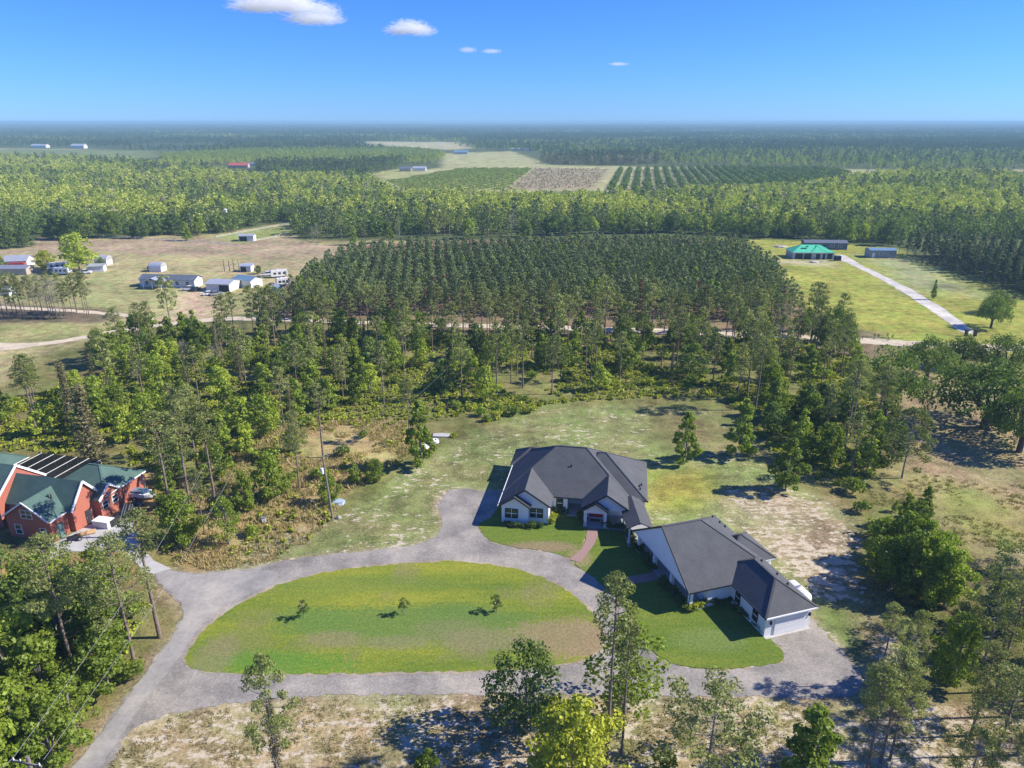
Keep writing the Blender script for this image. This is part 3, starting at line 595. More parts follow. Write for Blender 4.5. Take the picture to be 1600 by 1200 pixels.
dr = MB(); dr.box((13.7, 4.1, 0.14), (14.72, 4.197, 2.5)); dl = dr.build('door', M['reddoor'], hA)
dr = MB(); dr.box((14.74, 4.1, 0.14), (15.76, 4.197, 2.5)); dl2 = dr.build('door', M['reddoor'], hA)
for d_, hx in ((dl, 14.60), (dl2, 14.86)): MB().box((hx - 0.03, 4.03, 1.1), (hx + 0.03, 4.098, 1.4)).build('handle', M['black'], d_)
MB().box((13.55, 3.95, 0.143), (15.9, 4.09, 0.26)).build('door_step', M['white'], hA)
tag(MB().box((14.0, 3.0, 0.143), (15.4, 3.6, 0.17)).build('doormat', M['black']), 'black doormat on the porch in front of the red door', 'doormat')
o = bpy.data.objects['doormat']; o.location = (OA[0], OA[1], 0); o.rotation_euler = (0, 0, AA)
MB().box((13.15, 1.44, 1.5), (13.2, 1.448, 2.3)).build('house_number_plate', M['black'], hA)

# ---- the garage building
hB = empty('white_garage', (OB[0], OB[1], 0), AB)
tag(hB, 'white garage building with gabled open portico and charcoal roof beside the gravel turnaround', 'garage')
w_ = MB()
w_.box((3.1, 0.45, 0), (12.95, 14.75, 3.0)).box((6.5, -6.55, 0), (12.953, 0.447, 3.0)).box((12.956, 3.6, 0), (14.7, 9.6, 2.98))
w_.prism([(0.9, 2.75), (14.4, 2.75), (14.75, 3.15), (7.6, 7.95), (0.45, 3.15)], 'x', 0.55, 0.75)
w_.box((0.76, 0.45, 2.7), (3.09, 0.65, 3.0)).box((0.76, 14.55, 2.7), (3.09, 14.75, 3.0))
w_.build('wall', M['white'], hB)
MB().box((0.3, 0.3, 0), (3.09, 14.9, 0.12)).build('porch_slab', M['slab'], hB)
for y in (0.7, 5.3, 9.9, 14.5):
    p_ = MB().box((0.5, y - 0.24, 0.4), (0.95, y + 0.24, 2.75)).build('column', M['white'], hB)
    MB().box((0.42, y - 0.32, 0.12), (1.03, y + 0.32, 0.4)).build('column_base', M['black'], p_)
r = MB()
h_ = 7.6; zr = Z0 + h_ * PIT
c = [(0, 0, Z0), (13.4, 0, Z0), (13.4, 15.2, Z0), (0, 15.2, Z0)]; a = (0, h_, zr); b = (13.4 - h_, h_, zr)
r.poly([c[0], c[1], b, a], 0).poly([c[1], c[2], b], 0).poly([c[2], c[3], a, b], 0)
lo = [(p[0], p[1], Z0 - 0.14) for p in c]
for i in range(3): r.poly([lo[i], lo[i + 1], c[i + 1], c[i]], 1)
r.poly(lo[::-1], 1); r.poly([c[3], c[0], a], 1)
for p_, q_ in ((a, b), (c[1], b), (c[2], b)): r.bar(p_, q_, 0.27, 0.07)
hip(r, 6.1, 13.405, -7.0, 4.5, Z0 + 0.012, PIT)
hip(r, 8.0, 15.15, 3.2, 10.0, Z0 - 0.012, PIT)
rf = r.build('roof', [M['roof_grey'], M['white']], hB)
b_ = MB(); b_.bar((-0.06, -0.05, Z0 - 0.06), (-0.06, h_, zr - 0.03), 0.14, 0.24); b_.bar((-0.06, h_, zr - 0.03), (-0.06, 15.25, Z0 - 0.06), 0.14, 0.24); b_.build('barge_board', M['black'], rf)
MB().box((0.0, -0.1, Z0 - 0.17), (6.09, -0.003, Z0)).build('gutter', M['black'], rf)
MB().box((6.0, -7.1, Z0 - 0.17), (6.097, -0.11, Z0)).build('gutter', M['black'], rf)
MB().box((6.1, -7.12, Z0 - 0.17), (13.4, -7.003, Z0)).build('gutter', M['trim_white'], rf)
MB().tube([(0.35, 0.35, 0.1), (0.35, 0.35, 2.95)], [0.05, 0.05], 6).build('downpipe', M['black'], hB)
for (x, y) in ((11.3, -3.8), (11.5, -1.5), (11.2, 1.3), (11.6, 11.5), (11.2, 12.8), (11.9, 10.6)):
    zz = Z0 + (13.4 - x) * PIT
    MB().tube([(x, y, zz - 0.1), (x, y, zz + 0.32)], [0.13, 0.13], 8).build('roof_vent', M['black'], rf)
window(hB, (6.5, -4.6, 1.75), 0.9, 1.5, 'x-', 1); window(hB, (6.5, -1.0, 1.75), 0.9, 1.5, 'x-', 1)
# garage door of four panels
gd = MB().box((7.75, -6.62, 0.05), (12.45, -6.553, 2.45)).build('garage_door', M['trim_white'], hB)
for k in range(4): MB().box((7.82, -6.66, 0.10 + k * 0.59), (12.38, -6.622, 0.62 + k * 0.59)).build('door_panel', M['white'], gd)
MB().box((7.5, -6.68, 2.5), (12.7, -6.553, 2.75)).build('door_lintel', M['trim_white'], hB)
MB().box((6.5, -7.0, 0), (12.95, -6.56, 0.06)).build('door_apron', M['concrete'], hB)
for x in (7.2, 12.72):
    lm = MB().box((x - 0.1, -6.75, 1.75), (x + 0.1, -6.556, 2.2)).build('wall_lamp', M['black'], hB)
    MB().box((x - 0.07, -6.80, 1.8), (x + 0.07, -6.753, 2.05)).build('lamp_glass', M['glass'], lm)
# covered walk between the two
A_ = lambda x, y: (Matrix.Rotation(AA, 4, 'Z') @ Vector((x, y, 0))) + Vector((OA[0], OA[1], 0))
B_ = lambda x, y: (Matrix.Rotation(AB, 4, 'Z') @ Vector((x, y, 0))) + Vector((OB[0], OB[1], 0))
pA = A_(20.3, 3.2); pB = A_(21.3, -2.3)
dv = (pB - pA); ln = dv.length
cw = empty('covered_walkway', (pA.x, pA.y, 0), math.atan2(dv.y, dv.x)); tag(cw, 'short dark gabled roof on posts linking the house and garage', 'walkway roof')
r = MB(); gable_x(r, -2.2, ln + 0.3, -1.9, 1.9, 2.95, 0.5); r.build('roof', M['roof_grey'], cw)
for x in (0.2, ln - 0.3):
    for y in (-1.4, 1.4): MB().box((x - 0.12, y - 0.12, 0), (x + 0.12, y + 0.12, 2.85)).build('post', M['white'], cw)
MB().box((-1.0, -1.6, 0), (ln + 0.6, 1.6, 0.1)).build('slab', M['slab'], cw)
# white tank behind the garage
tk_l = B_(15.1, -1.7); tk = empty('storage_tank', (tk_l.x, tk_l.y, 0), AB + R(90)); tag(tk, 'white rounded storage tank lying behind the garage roof', 'tank')
pts = [(-1.9, 0, 1.1), (-1.75, 0, 1.1), (-1.4, 0, 1.1), (1.4, 0, 1.1), (1.75, 0, 1.1), (1.9, 0, 1.1)]
MB().tube(pts, [0.25, 0.65, 0.9, 0.9, 0.65, 0.25], 18).build('tank_shell', M['trim_white'], tk)
for x in (-1.0, 1.0): MB().box((x - 0.12, -0.7, 0), (x + 0.12, 0.7, 0.5)).build('leg', M['concrete'], tk)
MB().tube([(0, 0, 1.95), (0, 0, 2.15)], [0.2, 0.2], 10).build('hatch', M['galv'], tk)

# ---- red brick house at the left edge
RA = R(-13.0); OR = (-75.0, 91.3)
hR = empty('brick_house', (OR[0], OR[1], 0), RA); tag(hR, 'red brick house with green shingle roofs at the left edge of the photo', 'house')
w_ = MB()
w_.box((0.25, 0.3, 0), (7.95, 4.0, 3.55)); w_.prism([(0.25, 3.55), (7.95, 3.55), (4.1, 6.1)], 'y', 0.3, 0.9)
w_.box((-2.8, 3.5, 0), (8.85, 9.0, 3.5)); w_.prism([(3.3, 3.5), (8.9, 3.5), (6.1, 7.05)], 'x', 8.4, 8.85)
w_.box((-12, 2.0, 0), (-2.803, 10.5, 4.6)); w_.prism([(1.9, 4.6), (10.6, 4.6), (6.2, 8.4)], 'x', -3.4, -2.82)
w_.box((8.853, 7.3, 0), (10.2, 11.3, 3.45)); w_.prism([(7.2, 3.45), (11.4, 3.45), (9.3, 5.2)], 'x', 9.8, 10.2)
w_.box((0, 9.01, 0), (9.9, 16.8, 3.4)).box((-22, 9.5, 0), (-14, 17.0, 3.4))
w_.build('wall', M['brick'], hR)
r = MB()
gable_y(r, 0, 8.2, 0, 6.8, 3.6, 0.66); gable_x(r, -3.2, 9.1, 3.1, 9.1, 3.6, 1.22); gable_x(r, -12.3, -2.75, 1.6, 10.8, 4.6, 0.86)
gable_x(r, 8.5, 10.45, 7.0, 11.6, 3.5, 0.8); hip(r, -0.5, 10.35, 8.5, 17.4, 3.52, 0.62); hip(r, -22.5, -13.0, 9.0, 17.5, 3.5, 0.62)
rf = r.build('roof', [M['roof_green'], M['trim_white']], hR)
def rake(mb, x, y0, y1, z0, pitch):
    ym = (y0 + y1) / 2; zr = z0 + (y1 - y0) / 2 * pitch
    mb.bar((x, y0, z0 - 0.05), (x, ym, zr - 0.05), 0.16, 0.34); mb.bar((x, ym, zr - 0.05), (x, y1, z0 - 0.05), 0.16, 0.34)
for a_ in ((9.18, 3.1, 9.1, 3.6, 1.22), (-2.67, 1.6, 10.8, 4.6, 0.86), (10.53, 7.0, 11.6, 3.5, 0.8)):
    b_ = MB(); rake(b_, *a_); b_.build('barge_board', M['trim_white'], rf)
b_ = MB(); rake_y(b_, 0, 8.2, -0.08, 3.6, 0.66, w=0.12, d=0.24); b_.build('barge_board', M['trim_white'], rf)
MB().box((8.203, 0, 3.42), (8.32, 3.2, 3.6)).build('gutter', M['trim_white'], rf)
MB().box((10.353, 11.7, 3.36), (10.47, 17.4, 3.54)).build('gutter', M['trim_white'], rf)
for x, y in ((5.3, 3.4), (5.7, 3.5)): MB().tube([(x, y, 5.3), (x, y, 6.0)], [0.1, 0.1], 8).build('roof_vent', M['dark'], rf)
window(hR, (4.1, 0.3, 4.2), 1.9, 1.3, 'y-', 2, 'trim_white'); window(hR, (2.1, 0.3, 1.5), 1.1, 1.5, 'y-', 1, 'trim_white'); window(hR, (6.5, 0.3, 1.5), 1.0, 1.3, 'y-', 1, 'trim_white')
window(hR, (10.2, 8.3, 2.2), 1.1, 1.2, 'x+', 1, 'trim_white'); window(hR, (10.2, 10.3, 2.2), 1.1, 1.2, 'x+', 1, 'trim_white')
d_ = MB().box((8.855, 5.6, 0), (8.92, 6.7, 2.3)).build('door', M['dark'], hR); MB().box((8.921, 5.7, 1.0), (8.97, 5.78, 1.15)).build('handle', M['galv'], d_)
MB().box((7.955, 1.2, 0), (8.0, 2.3, 2.3)).build('side_door', simple('sage_door', (0.15, 0.28, 0.24)), hR)
# pool cage
def screen_mat():
    m, nt, out = new_mat('insect_screen'); t = N(nt, 'ShaderNodeBsdfTransparent'); d = N(nt, 'ShaderNodeBsdfDiffuse'); d.inputs[0].default_value = (0.02, 0.022, 0.02, 1)
    mx = N(nt, 'ShaderNodeMixShader'); mx.inputs[0].default_value = 0.62; nt.links.new(t.outputs[0], mx.inputs[1]); nt.links.new(d.outputs[0], mx.inputs[2]); nt.links.new(mx.outputs[0], out.inputs[0]); return m
cg = empty('pool_cage', (OR[0], OR[1], 0), RA); tag(cg, 'white framed dark screened pool cage behind the brick house', 'pool cage')
X0, X1, Y0, Y1 = -13.0, -0.8, 12.0, 20.0
s_m = MB().box((X0, Y0, 2.95), (X1, Y1, 2.97)).box((X0, Y1 - 0.02, 0), (X1, Y1, 2.94)).box((X0, Y0, 0), (X0 + 0.02, Y1 - 0.03, 2.94)); s_m.build('screen', screen_mat(), cg)
for k in range(6):
    x = X0 + (X1 - X0) * k / 5
    MB().box((x - 0.035, Y0, 2.98), (x + 0.035, Y1, 3.06)).build('roof_beam', M['offwhite'], cg)
    MB().box((x - 0.05, Y1 - 0.12, 0), (x + 0.05, Y1 - 0.03, 2.94)).build('post', M['trim_white'], cg)
for y in (Y0, (Y0 + Y1) / 2, Y1 - 0.1): MB().box((X0, y, 2.86), (X1, y + 0.08, 2.945)).build('cross_rail', M['galv'], cg)
sheet('pool_deck', [OR and (OR[0] + math.cos(RA) * x - math.sin(RA) * y, OR[1] + math.sin(RA) * x + math.cos(RA) * y) for x, y in ((-14, 10), (0, 10), (0, 20), (-14, 20))], 0.06, M['concrete'], 0, 5, world=True)

def at(o, px, py, z=0.0, rz=0.0):
    x, y = un(px, py); o.location = (x, y, z); o.rotation_euler = (0, 0, rz); return o
# ---- generic small far buildings: walls, roof, windows
def far_house(name, px, py, w, d, h, rz, wall, roof, label, cat, roofkind='gable', pitch=0.4, win=0, opening_shade=None, winframe='trim_white', group=None):
    x, y = un(px, py); rt = empty(name, (x, y, 0), rz); tag(rt, label, cat, group)
    mb = MB(); mb.box((-w / 2, 0, 0), (w / 2, d, h))
    if roofkind == 'gable': mb.prism([(0, h), (d, h), (d / 2, h + d / 2 * pitch - 0.06)], 'x', -w / 2, w / 2)
    mb.build('wall', wall, rt)
    r = MB(); e = 0.35
    if roofkind == 'gable': gable_x(r, -w / 2 - e, w / 2 + e, -e, d + e, h + 0.05 - e * pitch + 0.06, pitch, t=0.08)
    elif roofkind == 'hip': hip(r, -w / 2 - e, w / 2 + e, -e, d + e, h + 0.15, pitch)
    elif roofkind == 'shed': r.prism([(-e, h + 0.05), (d + e, h + 0.4), (d + e, h + 0.48), (-e, h + 0.13)], 'x', -w / 2 - e, w / 2 + e)
    elif roofkind == 'arch':
        pr_ = [(d / 2 - (d / 2 + 0.1) * math.cos(t), h + (d / 2 * 0.7) * math.sin(t)) for t in [math.pi * k / 10 for k in range(11)]]
        r.prism(pr_, 'x', -w / 2 - 0.1, w / 2 + 0.1)
    r.build('roof', [roof, M['trim_white']], rt)
    for k in range(win):
        window(rt, (-w / 2 + w * (k + 0.7) / (win + 0.4), 0, h * 0.55), 0.9, 1.0, 'y-', 1, winframe)
    if opening_shade:
        for (x0, x1) in opening_shade: MB().box((x0, -0.05, 0), (x1, -0.004, h * 0.85)).build('opening_shade', M['dark'], rt)  # near-black slabs on a solid wall; interior shade put into their colour
    return rt
sid_blue = simple('pale_blue_siding', (0.55, 0.60, 0.66), 0.6, 0.04)
h1 = far_house('mobile_home', 262, 449, 21.5, 6, 2.9, R(-6), M['offwhite'], M['roof_slate'], 'long white mobile home with slate blue roof facing the sandy yard', 'mobile home', 'gable', 0.42, 5, winframe='dark')
p_ = MB(); gable_y(p_, -7.5, 0.2, -4.0, 1.0, 2.8, 0.35); p_.build('porch_roof', M['tin'], h1)
for x in (-7.1, -3.6, -0.2): MB().box((x - 0.1, -3.8, 0), (x + 0.1, -3.6, 2.75)).build('porch_post', M['white'], h1)
far_house('round_roof_shed', 243, 425, 5, 4.5, 2.0, R(-4), M['offwhite'], M['tin'], 'small white round-roofed shed behind the mobile home', 'shed', 'arch')
far_house('carport', 341, 456, 9, 8, 2.9, R(-8), M['offwhite'], M['tin'], 'metal carport with pale roof and dark open front beside the mobile home', 'carport', 'gable', 0.22, 0, [(0.5, 4.2)])
far_house('barn', 379, 449, 8.5, 6, 2.8, R(-25), M['offwhite'], M['bluemetal'], 'white barn with striped blue grey roof right of the carport', 'barn', 'gable', 0.35)
far_house('animal_shelter', 384, 425, 4.5, 3.5, 2.4, R(-4), M['offwhite'], M['tin'], 'small white shelter with dark doorway near the row of fence posts', 'shelter', 'shed', 0.2, 0, [(-2.0, 0.3)])
far_house('utility_shed', 426, 459, 4, 3, 2.8, R(-20), M['bluemetal'], M['tin'], 'small blue grey shed at the edge of the pine block', 'shed', 'gable', 0.4)
far_house('horse_shelter', 385, 377, 7.5, 5, 2.8, R(4), M['offwhite'], M['tin'], 'white horse shelter with dark open side in the fenced paddock', 'shelter', 'gable', 0.25, 0, [(-3.4, 0.4)])
far_house('low_shed', 14, 430, 14, 6, 2.6, R(3), M['tan_wall'], M['galv'], 'long low grey-roofed shed at the left edge behind the pines', 'shed', 'gable', 0.3)
far_house('farm_cottage', 25, 418, 9, 7, 2.8, R(10), M['offwhite'], M['tin'], 'white tin-roofed cottage with red porch wall at the far left', 'cottage', 'gable', 0.5)
c_ = [o for o in bpy.data.objects if o.name == 'farm_cottage'][0]
MB().box((-2, -2.2, 0), (4.2, -0.01, 2.2)).build('porch', M['redpaint'], c_)
far_house('round_roof_shed', 158, 415, 5, 5, 2.2, R(0), M['offwhite'], M['tin'], 'white round-roofed shed beside the big pale tree', 'shed', 'arch')
far_house('equipment_shed', 150, 425, 6, 4, 2.3, R(12), M['offwhite'], M['tin'], 'low white lean-to shed right of the pale tree trunk', 'shed', 'shed')
far_house('pump_shed', 4, 462, 5, 4, 2.4, R(0), M['offwhite'], M['tin'], 'small white shed cut by the left edge below the low shed', 'shed', 'gable', 0.4)
# house under construction
gh = far_house('unfinished_house', 1270, 405, 18, 10, 2.9, R(-3), M['block'], M['greenwrap'], 'unfinished block house with bright green roof wrap on the east pasture', 'house', 'hip', 0.5, 0, [(-8, -4.6), (-4.0, -0.8), (1.2, 3.0), (4.2, 5.2), (6.2, 8.2)])
r = MB(); hip(r, -1.5, 6.0, -0.7, 8.5, 3.03, 0.66); r.build('roof', [M['greenwrap'], M['trim_white']], gh)
for (x, y, w) in ((-5, 2, 2.4), (-2.4, 3.2, 0.8), (6.9, 2, 1.0), (5.5, 4, 1.2)):
    zz = 3.05 + (y + 0.35) * 0.5; MB().box((x, y, zz + 0.02), (x + w, y + 0.5, zz + 0.45)).build('roof_gap_shade', M['dark'], gh)  # raised near-black blocks; the dark of roof gaps is put in as colour
lg = far_house('long_house', 1290, 390, 20, 6, 3.2, R(-4), M['bluegreysiding'], M['roof_slate'], 'long slate grey house standing behind the green-roofed one', 'house', 'gable', 0.32, 0)
for x in (3.0, 6.6): window(lg, (x, 0, 2.0), 1.5, 1.8, 'y-', 2, 'trim_white')
mb_ = far_house('metal_building', 1379, 403, 11.5, 6, 3.4, R(-3), M['greymetal'], M['bluemetal'], 'grey metal building with light blue roof right of the lime track', 'workshop', 'gable', 0.2, 0)
for x in (-1.2, 3.2): window(mb_, (x, 0, 2.0), 0.8, 0.9, 'y-', 1, 'white', sash=False)
MB().box((-4.8, -0.06, 0), (-3.7, -0.005, 2.2)).build('door', M['white'], mb_)
# farther roofs
for a_ in (('farm_house', 372, 262, 26, 10, 3, R(3), M['tan_wall'], M['red_roof'], 'far farmhouse with red roof among dark oaks', 'house', 'gable', 0.6),
           ('farm_shed', 393, 259, 22, 8, 3, R(5), M['offwhite'], M['galv'], 'long pale shed right of the red-roofed farmhouse', 'shed', 'gable', 0.3),
           ('farm_house', 633, 268, 14, 9, 3.4, R(4), M['tan_wall'], M['roof_slate'], 'far dark-roofed house at the west corner of the orchard', 'house', 'gable', 0.5),
           ('farm_shed', 655, 267, 16, 9, 3.4, R(0), M['offwhite'], M['tin'], 'pale metal shed beside the dark-roofed orchard house', 'shed', 'gable', 0.4),
           ('farm_shed', 720, 241, 26, 12, 4, R(0), M['block'], M['bluemetal'], 'blue-roofed farm building beyond the orchard', 'barn', 'gable', 0.5),
           ('poultry_barn', 810, 235, 62, 12, 3, R(2), M['offwhite'], M['tin'], 'long low white barn on the far pale field', 'barn', 'gable', 0.3),
           ('poultry_barn', 838, 230, 26, 12, 4, R(0), M['offwhite'], M['tin'], 'short white barn behind the long low one', 'barn', 'gable', 0.4),
           ('white_barn', 60, 231, 36, 16, 5, R(0), M['offwhite'], M['tin'], 'leftmost far white barn near the pale strip of field', 'barn', 'gable', 0.4),
           ('white_barn', 121, 232, 30, 16, 6, R(0), M['offwhite'], M['tin'], 'second far white barn right of the leftmost one', 'barn', 'gable', 0.5),
           ('grey_barn', 415, 276, 14, 8, 3.4, R(0), M['block'], M['tin'], 'small far grey barn in the trees left of centre', 'barn', 'gable', 0.5),
           ('grey_barn', 540, 268, 22, 8, 3, R(-8), M['block'], M['tin'], 'low far shed at the foot of the dark pine stand', 'shed', 'gable', 0.3),
           ('white_cottage', 213, 345, 10, 7, 3, R(0), M['offwhite'], M['tin'], 'white-roofed cottage half hidden in the trees behind the fence', 'cottage', 'gable', 0.4)):
    far_house(*a_)
for k in range(5):
    far_house('white_tent', 1568 + k * 9, 320 - (k % 2), 4.5, 4.5, 2.6, R(k * 7), M['white'], M['white'], 'white canopy tents in a row at the right edge', 'tent', 'hip', 0.7, group='canopy tents in a row at the right edge')
# ------------------------------------------------------------------ trees: meshes
def leaf_cards(cent, nrm, size, rg, aspect=1.0):
    n = len(cent); up = rg.normal(size=(n, 3)); t = np.cross(nrm, up); t /= np.linalg.norm(t, axis=1)[:, None] + 1e-9
    b = np.cross(nrm, t); b /= np.linalg.norm(b, axis=1)[:, None] + 1e-9
    s = (size * rg.uniform(0.4, 1.45, n))[:, None]
    t = t * s * 0.5 * aspect; b = b * s * 0.5
    bend = nrm * s * 0.18
    V = np.stack([cent - t, cent - b * 0.9 + bend, cent + t, cent + b * 0.9 - bend], 1).reshape(-1, 3)
    F = np.arange(n * 4).reshape(n, 4); return V, F
def clump_leaves(cs, rs, per, size, rg, flat=0.8, fuzz=0.75, aspect=1.0, upb=0.25):
    C_ = []; Nn = []
    for c, r_ in zip(cs, rs):
        k = max(4, int(per * (r_ / np.mean(rs)) ** 2 * rg.uniform(0.7, 1.3)))
        d = rg.normal(size=(k, 3)); d /= np.linalg.norm(d, axis=1)[:, None]
        rad = r_ * rg.uniform(0.35, 1.1, k) ** 0.6
        C_.append(np.asarray(c) + d * rad[:, None] * np.array([1, 1, flat]))
        nn = d * 1.25 + rg.normal(size=(k, 3)) * fuzz; nn[:, 2] += upb; nn /= np.linalg.norm(nn, axis=1)[:, None]; Nn.append(nn)
    return leaf_cards(np.concatenate(C_), np.concatenate(Nn), size, rg, aspect)
def tube_np(p0, p1, r0, r1, n=5, mid=None):
    pts = [np.asarray(p0, float)] + ([np.asarray(mid, float)] if mid is not None else []) + [np.asarray(p1, float)]
    rr = np.linspace(r0, r1, len(pts)); V = []; F = []
    for i, p in enumerate(pts):
        d = pts[min(i + 1, len(pts) - 1)] - pts[max(i - 1, 0)]; d = d / (np.linalg.norm(d) + 1e-9)
        a = np.cross(d, [0.3, 0.2, 1.0] if abs(d[2]) < 0.9 else [1.0, 0, 0]); a /= np.linalg.norm(a); b = np.cross(d, a)
        for k in range(n):
            t = 2 * math.pi * k / n; V.append(p + (a * math.cos(t) + b * math.sin(t)) * rr[i])
    for i in range(len(pts) - 1):
        for k in range(n): F.append((i * n + k, i * n + (k + 1) % n, (i + 1) * n + (k + 1) % n, (i + 1) * n + k))
    return np.array(V), np.array(F)
def join(parts):
    V = []; F = []; b = 0
    for v, f in parts: V.append(v); F.append(f + b); b += len(v)
    return np.concatenate(V), np.concatenate(F)
def trunk_path(h, lean, rg, n=7):
    a = rg.uniform(0, 6.28); cx = np.cumsum(rg.normal(size=n) * lean * h / n); cy = np.cumsum(rg.normal(size=n) * lean * h / n); cx -= cx[0]; cy -= cy[0]
    return np.column_stack([cx, cy, np.linspace(0, h, n)])
def path_at(P, t):
    i = min(int(t * (len(P) - 1)), len(P) - 2); f = t * (len(P) - 1) - i; return P[i] * (1 - f) + P[i + 1] * f
def trunk_parts(P, r0, r1, n=8):
    out = []; k = len(P)
    for i in range(k - 1):
        out.append(tube_np(P[i], P[i + 1], r0 + (r1 - r0) * (i / (k - 1)) ** 0.8, r0 + (r1 - r0) * ((i + 1) / (k - 1)) ** 0.8, n))
    return out
class Tree: pass
def finish(name, wood, leaves, bark, leaf, one=False):
    t = Tree(); t.name = name
    if one:
        V, F = join([wood, leaves]); mi = np.concatenate([np.zeros(len(wood[1]), int), np.ones(len(leaves[1]), int)])
        t.mesh = np_mesh(name, V, F, [bark, leaf], mi); t.one = True
    else:
        t.trunk = np_mesh(name + '_trunk', wood[0], wood[1], [bark]); t.crown = np_mesh(name + '_crown', leaves[0], leaves[1], [leaf]); t.one = False
    t.h = max(wood[0][:, 2].max(), leaves[0][:, 2].max()); return t
def pine(seed, h=16, frac=0.45, cr=2.3, nc=26, per=60, size=0.34, lean=0.012, leaf='pine', bark='bark_pine', one=False, dead=0, sides=8, cone=0.0, flat=0.6, rcl=(0.6, 1.05)):
    rg = np.random.default_rng(seed); P = trunk_path(h * 0.97, lean, rg); wood = trunk_parts(P, h * 0.0125, h * 0.003, sides); cs = []; rs = []
    for i in range(nc):
        t = 1 - frac * (i + rg.uniform(0, 1)) / nc; az = i * 2.4 + rg.uniform(-0.5, 0.5); u = (1 - t) / frac
        prof = (math.sin(min(1, u * 1.25 + 0.12) * math.pi * 0.62)) if cone == 0 else (0.15 + 0.85 * u)
        reach = cr * prof * rg.uniform(0.45, 1.05); b = path_at(P, max(0.02, t - 0.03)); c = path_at(P, t) + np.array([math.cos(az) * reach, math.sin(az) * reach, reach * rg.uniform(-0.05, 0.35)])
        r_ = rg.uniform(*rcl) * (0.6 + 0.25 * cr * 0.5)
        cs.append(c); rs.append(r_)
        wood.append(tube_np(b, c, h * 0.0035, h * 0.001, 4, mid=(b + c) / 2 + [0, 0, -0.06 * reach]))
    cs.append(P[-1]); rs.append(rcl[0])
    for i in range(dead):
        t = rg.uniform(0.25, 1 - frac); az = rg.uniform(0, 6.28); b = path_at(P, t); L_ = rg.uniform(0.5, 1.8)
        wood.append(tube_np(b, b + np.array([math.cos(az) * L_, math.sin(az) * L_, rg.uniform(-0.2, 0.5)]), h * 0.0022, h * 0.0006, 3))
    lv = clump_leaves(cs, rs, per, size, rg, flat, 0.8, 0.55, 0.15)
    return finish('pine', join(wood), lv, M[bark], L[leaf], one)
def broad(seed, h=9, r=2.6, base=0.12, nc=34, per=70, size=0.34, leaf='oak', bark='bark_grey', lean=0.015, pointy=0.3, limbs=9, one=False, sides=7, rcl=(0.18, 0.38), tr=0.016, flat=0.8, gaps=0.0):
    rg = np.random.default_rng(seed); P = trunk_path(h * 0.8, lean, rg); wood = trunk_parts(P, h * tr, h * 0.004, sides); cs = []; rs = []
    z0 = h * base; zh = h - z0
    for i in range(nc):
        u = (i + 0.5) / nc; zc = z0 + zh * (0.06 + 0.86 * u); az = i * 2.399 + rg.uniform(-0.4, 0.4)
        w = math.sin(math.pi * min(0.98, (0.14 + 0.84 * u) ** (1 - pointy * 0.6) * 0.98)) ** (0.75)
        if pointy > 0: w = w * (1 - pointy * u * 0.6)
        rad = r * w * rg.uniform(0.3, 1.12); cc = np.array([math.cos(az) * rad, math.sin(az) * rad, zc + rg.uniform(-0.03, 0.03) * h])
        bb = path_at(P, min(0.98, max(0.05, (zc / h) * 0.9))); cc[:2] += bb[:2] * 0.7
        cs.append(cc); rs.append(r * rg.uniform(*rcl) * (0.75 + 0.35 * w))
        if i % max(1, nc // max(1, limbs)) == 0:
            b0 = path_at(P, max(0.08, zc / h * 0.62)); wood.append(tube_np(b0, cc, h * tr * 0.42, h * 0.0025, 4, mid=(b0 + cc) / 2 + [0, 0, 0.04 * h]))
    lv = clump_leaves(cs, rs, per, size, rg, flat, 0.7, 0.8, 0.25)
    return finish('broadleaf', join(wood), lv, M[bark], L[leaf], one)
def spreading(seed, h=9, r=6.0, nc=84, per=80, size=0.34, leaf='live_oak', bark='bark_dark'):
    rg = np.random.default_rng(seed); wood = []; cs = []; rs = []
    fork = np.array([0, 0, h * 0.22]); wood.append(tube_np([0, 0, 0], fork, h * 0.055, h * 0.045, 9))
    nl = 6
    for k in range(nl):
        az = k * 6.283 / nl + rg.uniform(-0.3, 0.3); e = np.array([math.cos(az) * r * 0.42, math.sin(az) * r * 0.42, h * rg.uniform(0.42, 0.6)])
        wood.append(tube_np(fork, e, h * 0.032, h * 0.012, 6, mid=fork + (e - fork) * 0.5 + [0, 0, -0.03 * h]))
        for q in range(3):
            e2 = e + np.array([math.cos(az + rg.uniform(-0.9, 0.9)) * r * 0.15, math.sin(az + rg.uniform(-0.9, 0.9)) * r * 0.15, h * rg.uniform(0.0, 0.2)]); wood.append(tube_np(e, e2, h * 0.011, h * 0.004, 4))
    for i in range(nc):
        u = math.sqrt((i + 0.5) / nc); az = i * 2.399; dome = math.sqrt(max(0, 1 - u * u * 0.93)); lvl = rg.uniform(0.0, 1.0) ** 0.7
        z = h * 0.38 + (h * 0.50) * dome * lvl - h * 0.12 * u
        cs.append([math.cos(az) * u * r * 0.95 + rg.normal() * 0.4, math.sin(az) * u * r * 0.95 + rg.normal() * 0.4, z]); rs.append(r * rg.uniform(0.14, 0.24))
    lv = clump_leaves(cs, rs, per, size, rg, 0.7, 0.65, 0.8, 0.3)
    return finish('live_oak', join(wood), lv, M[bark], L[leaf])
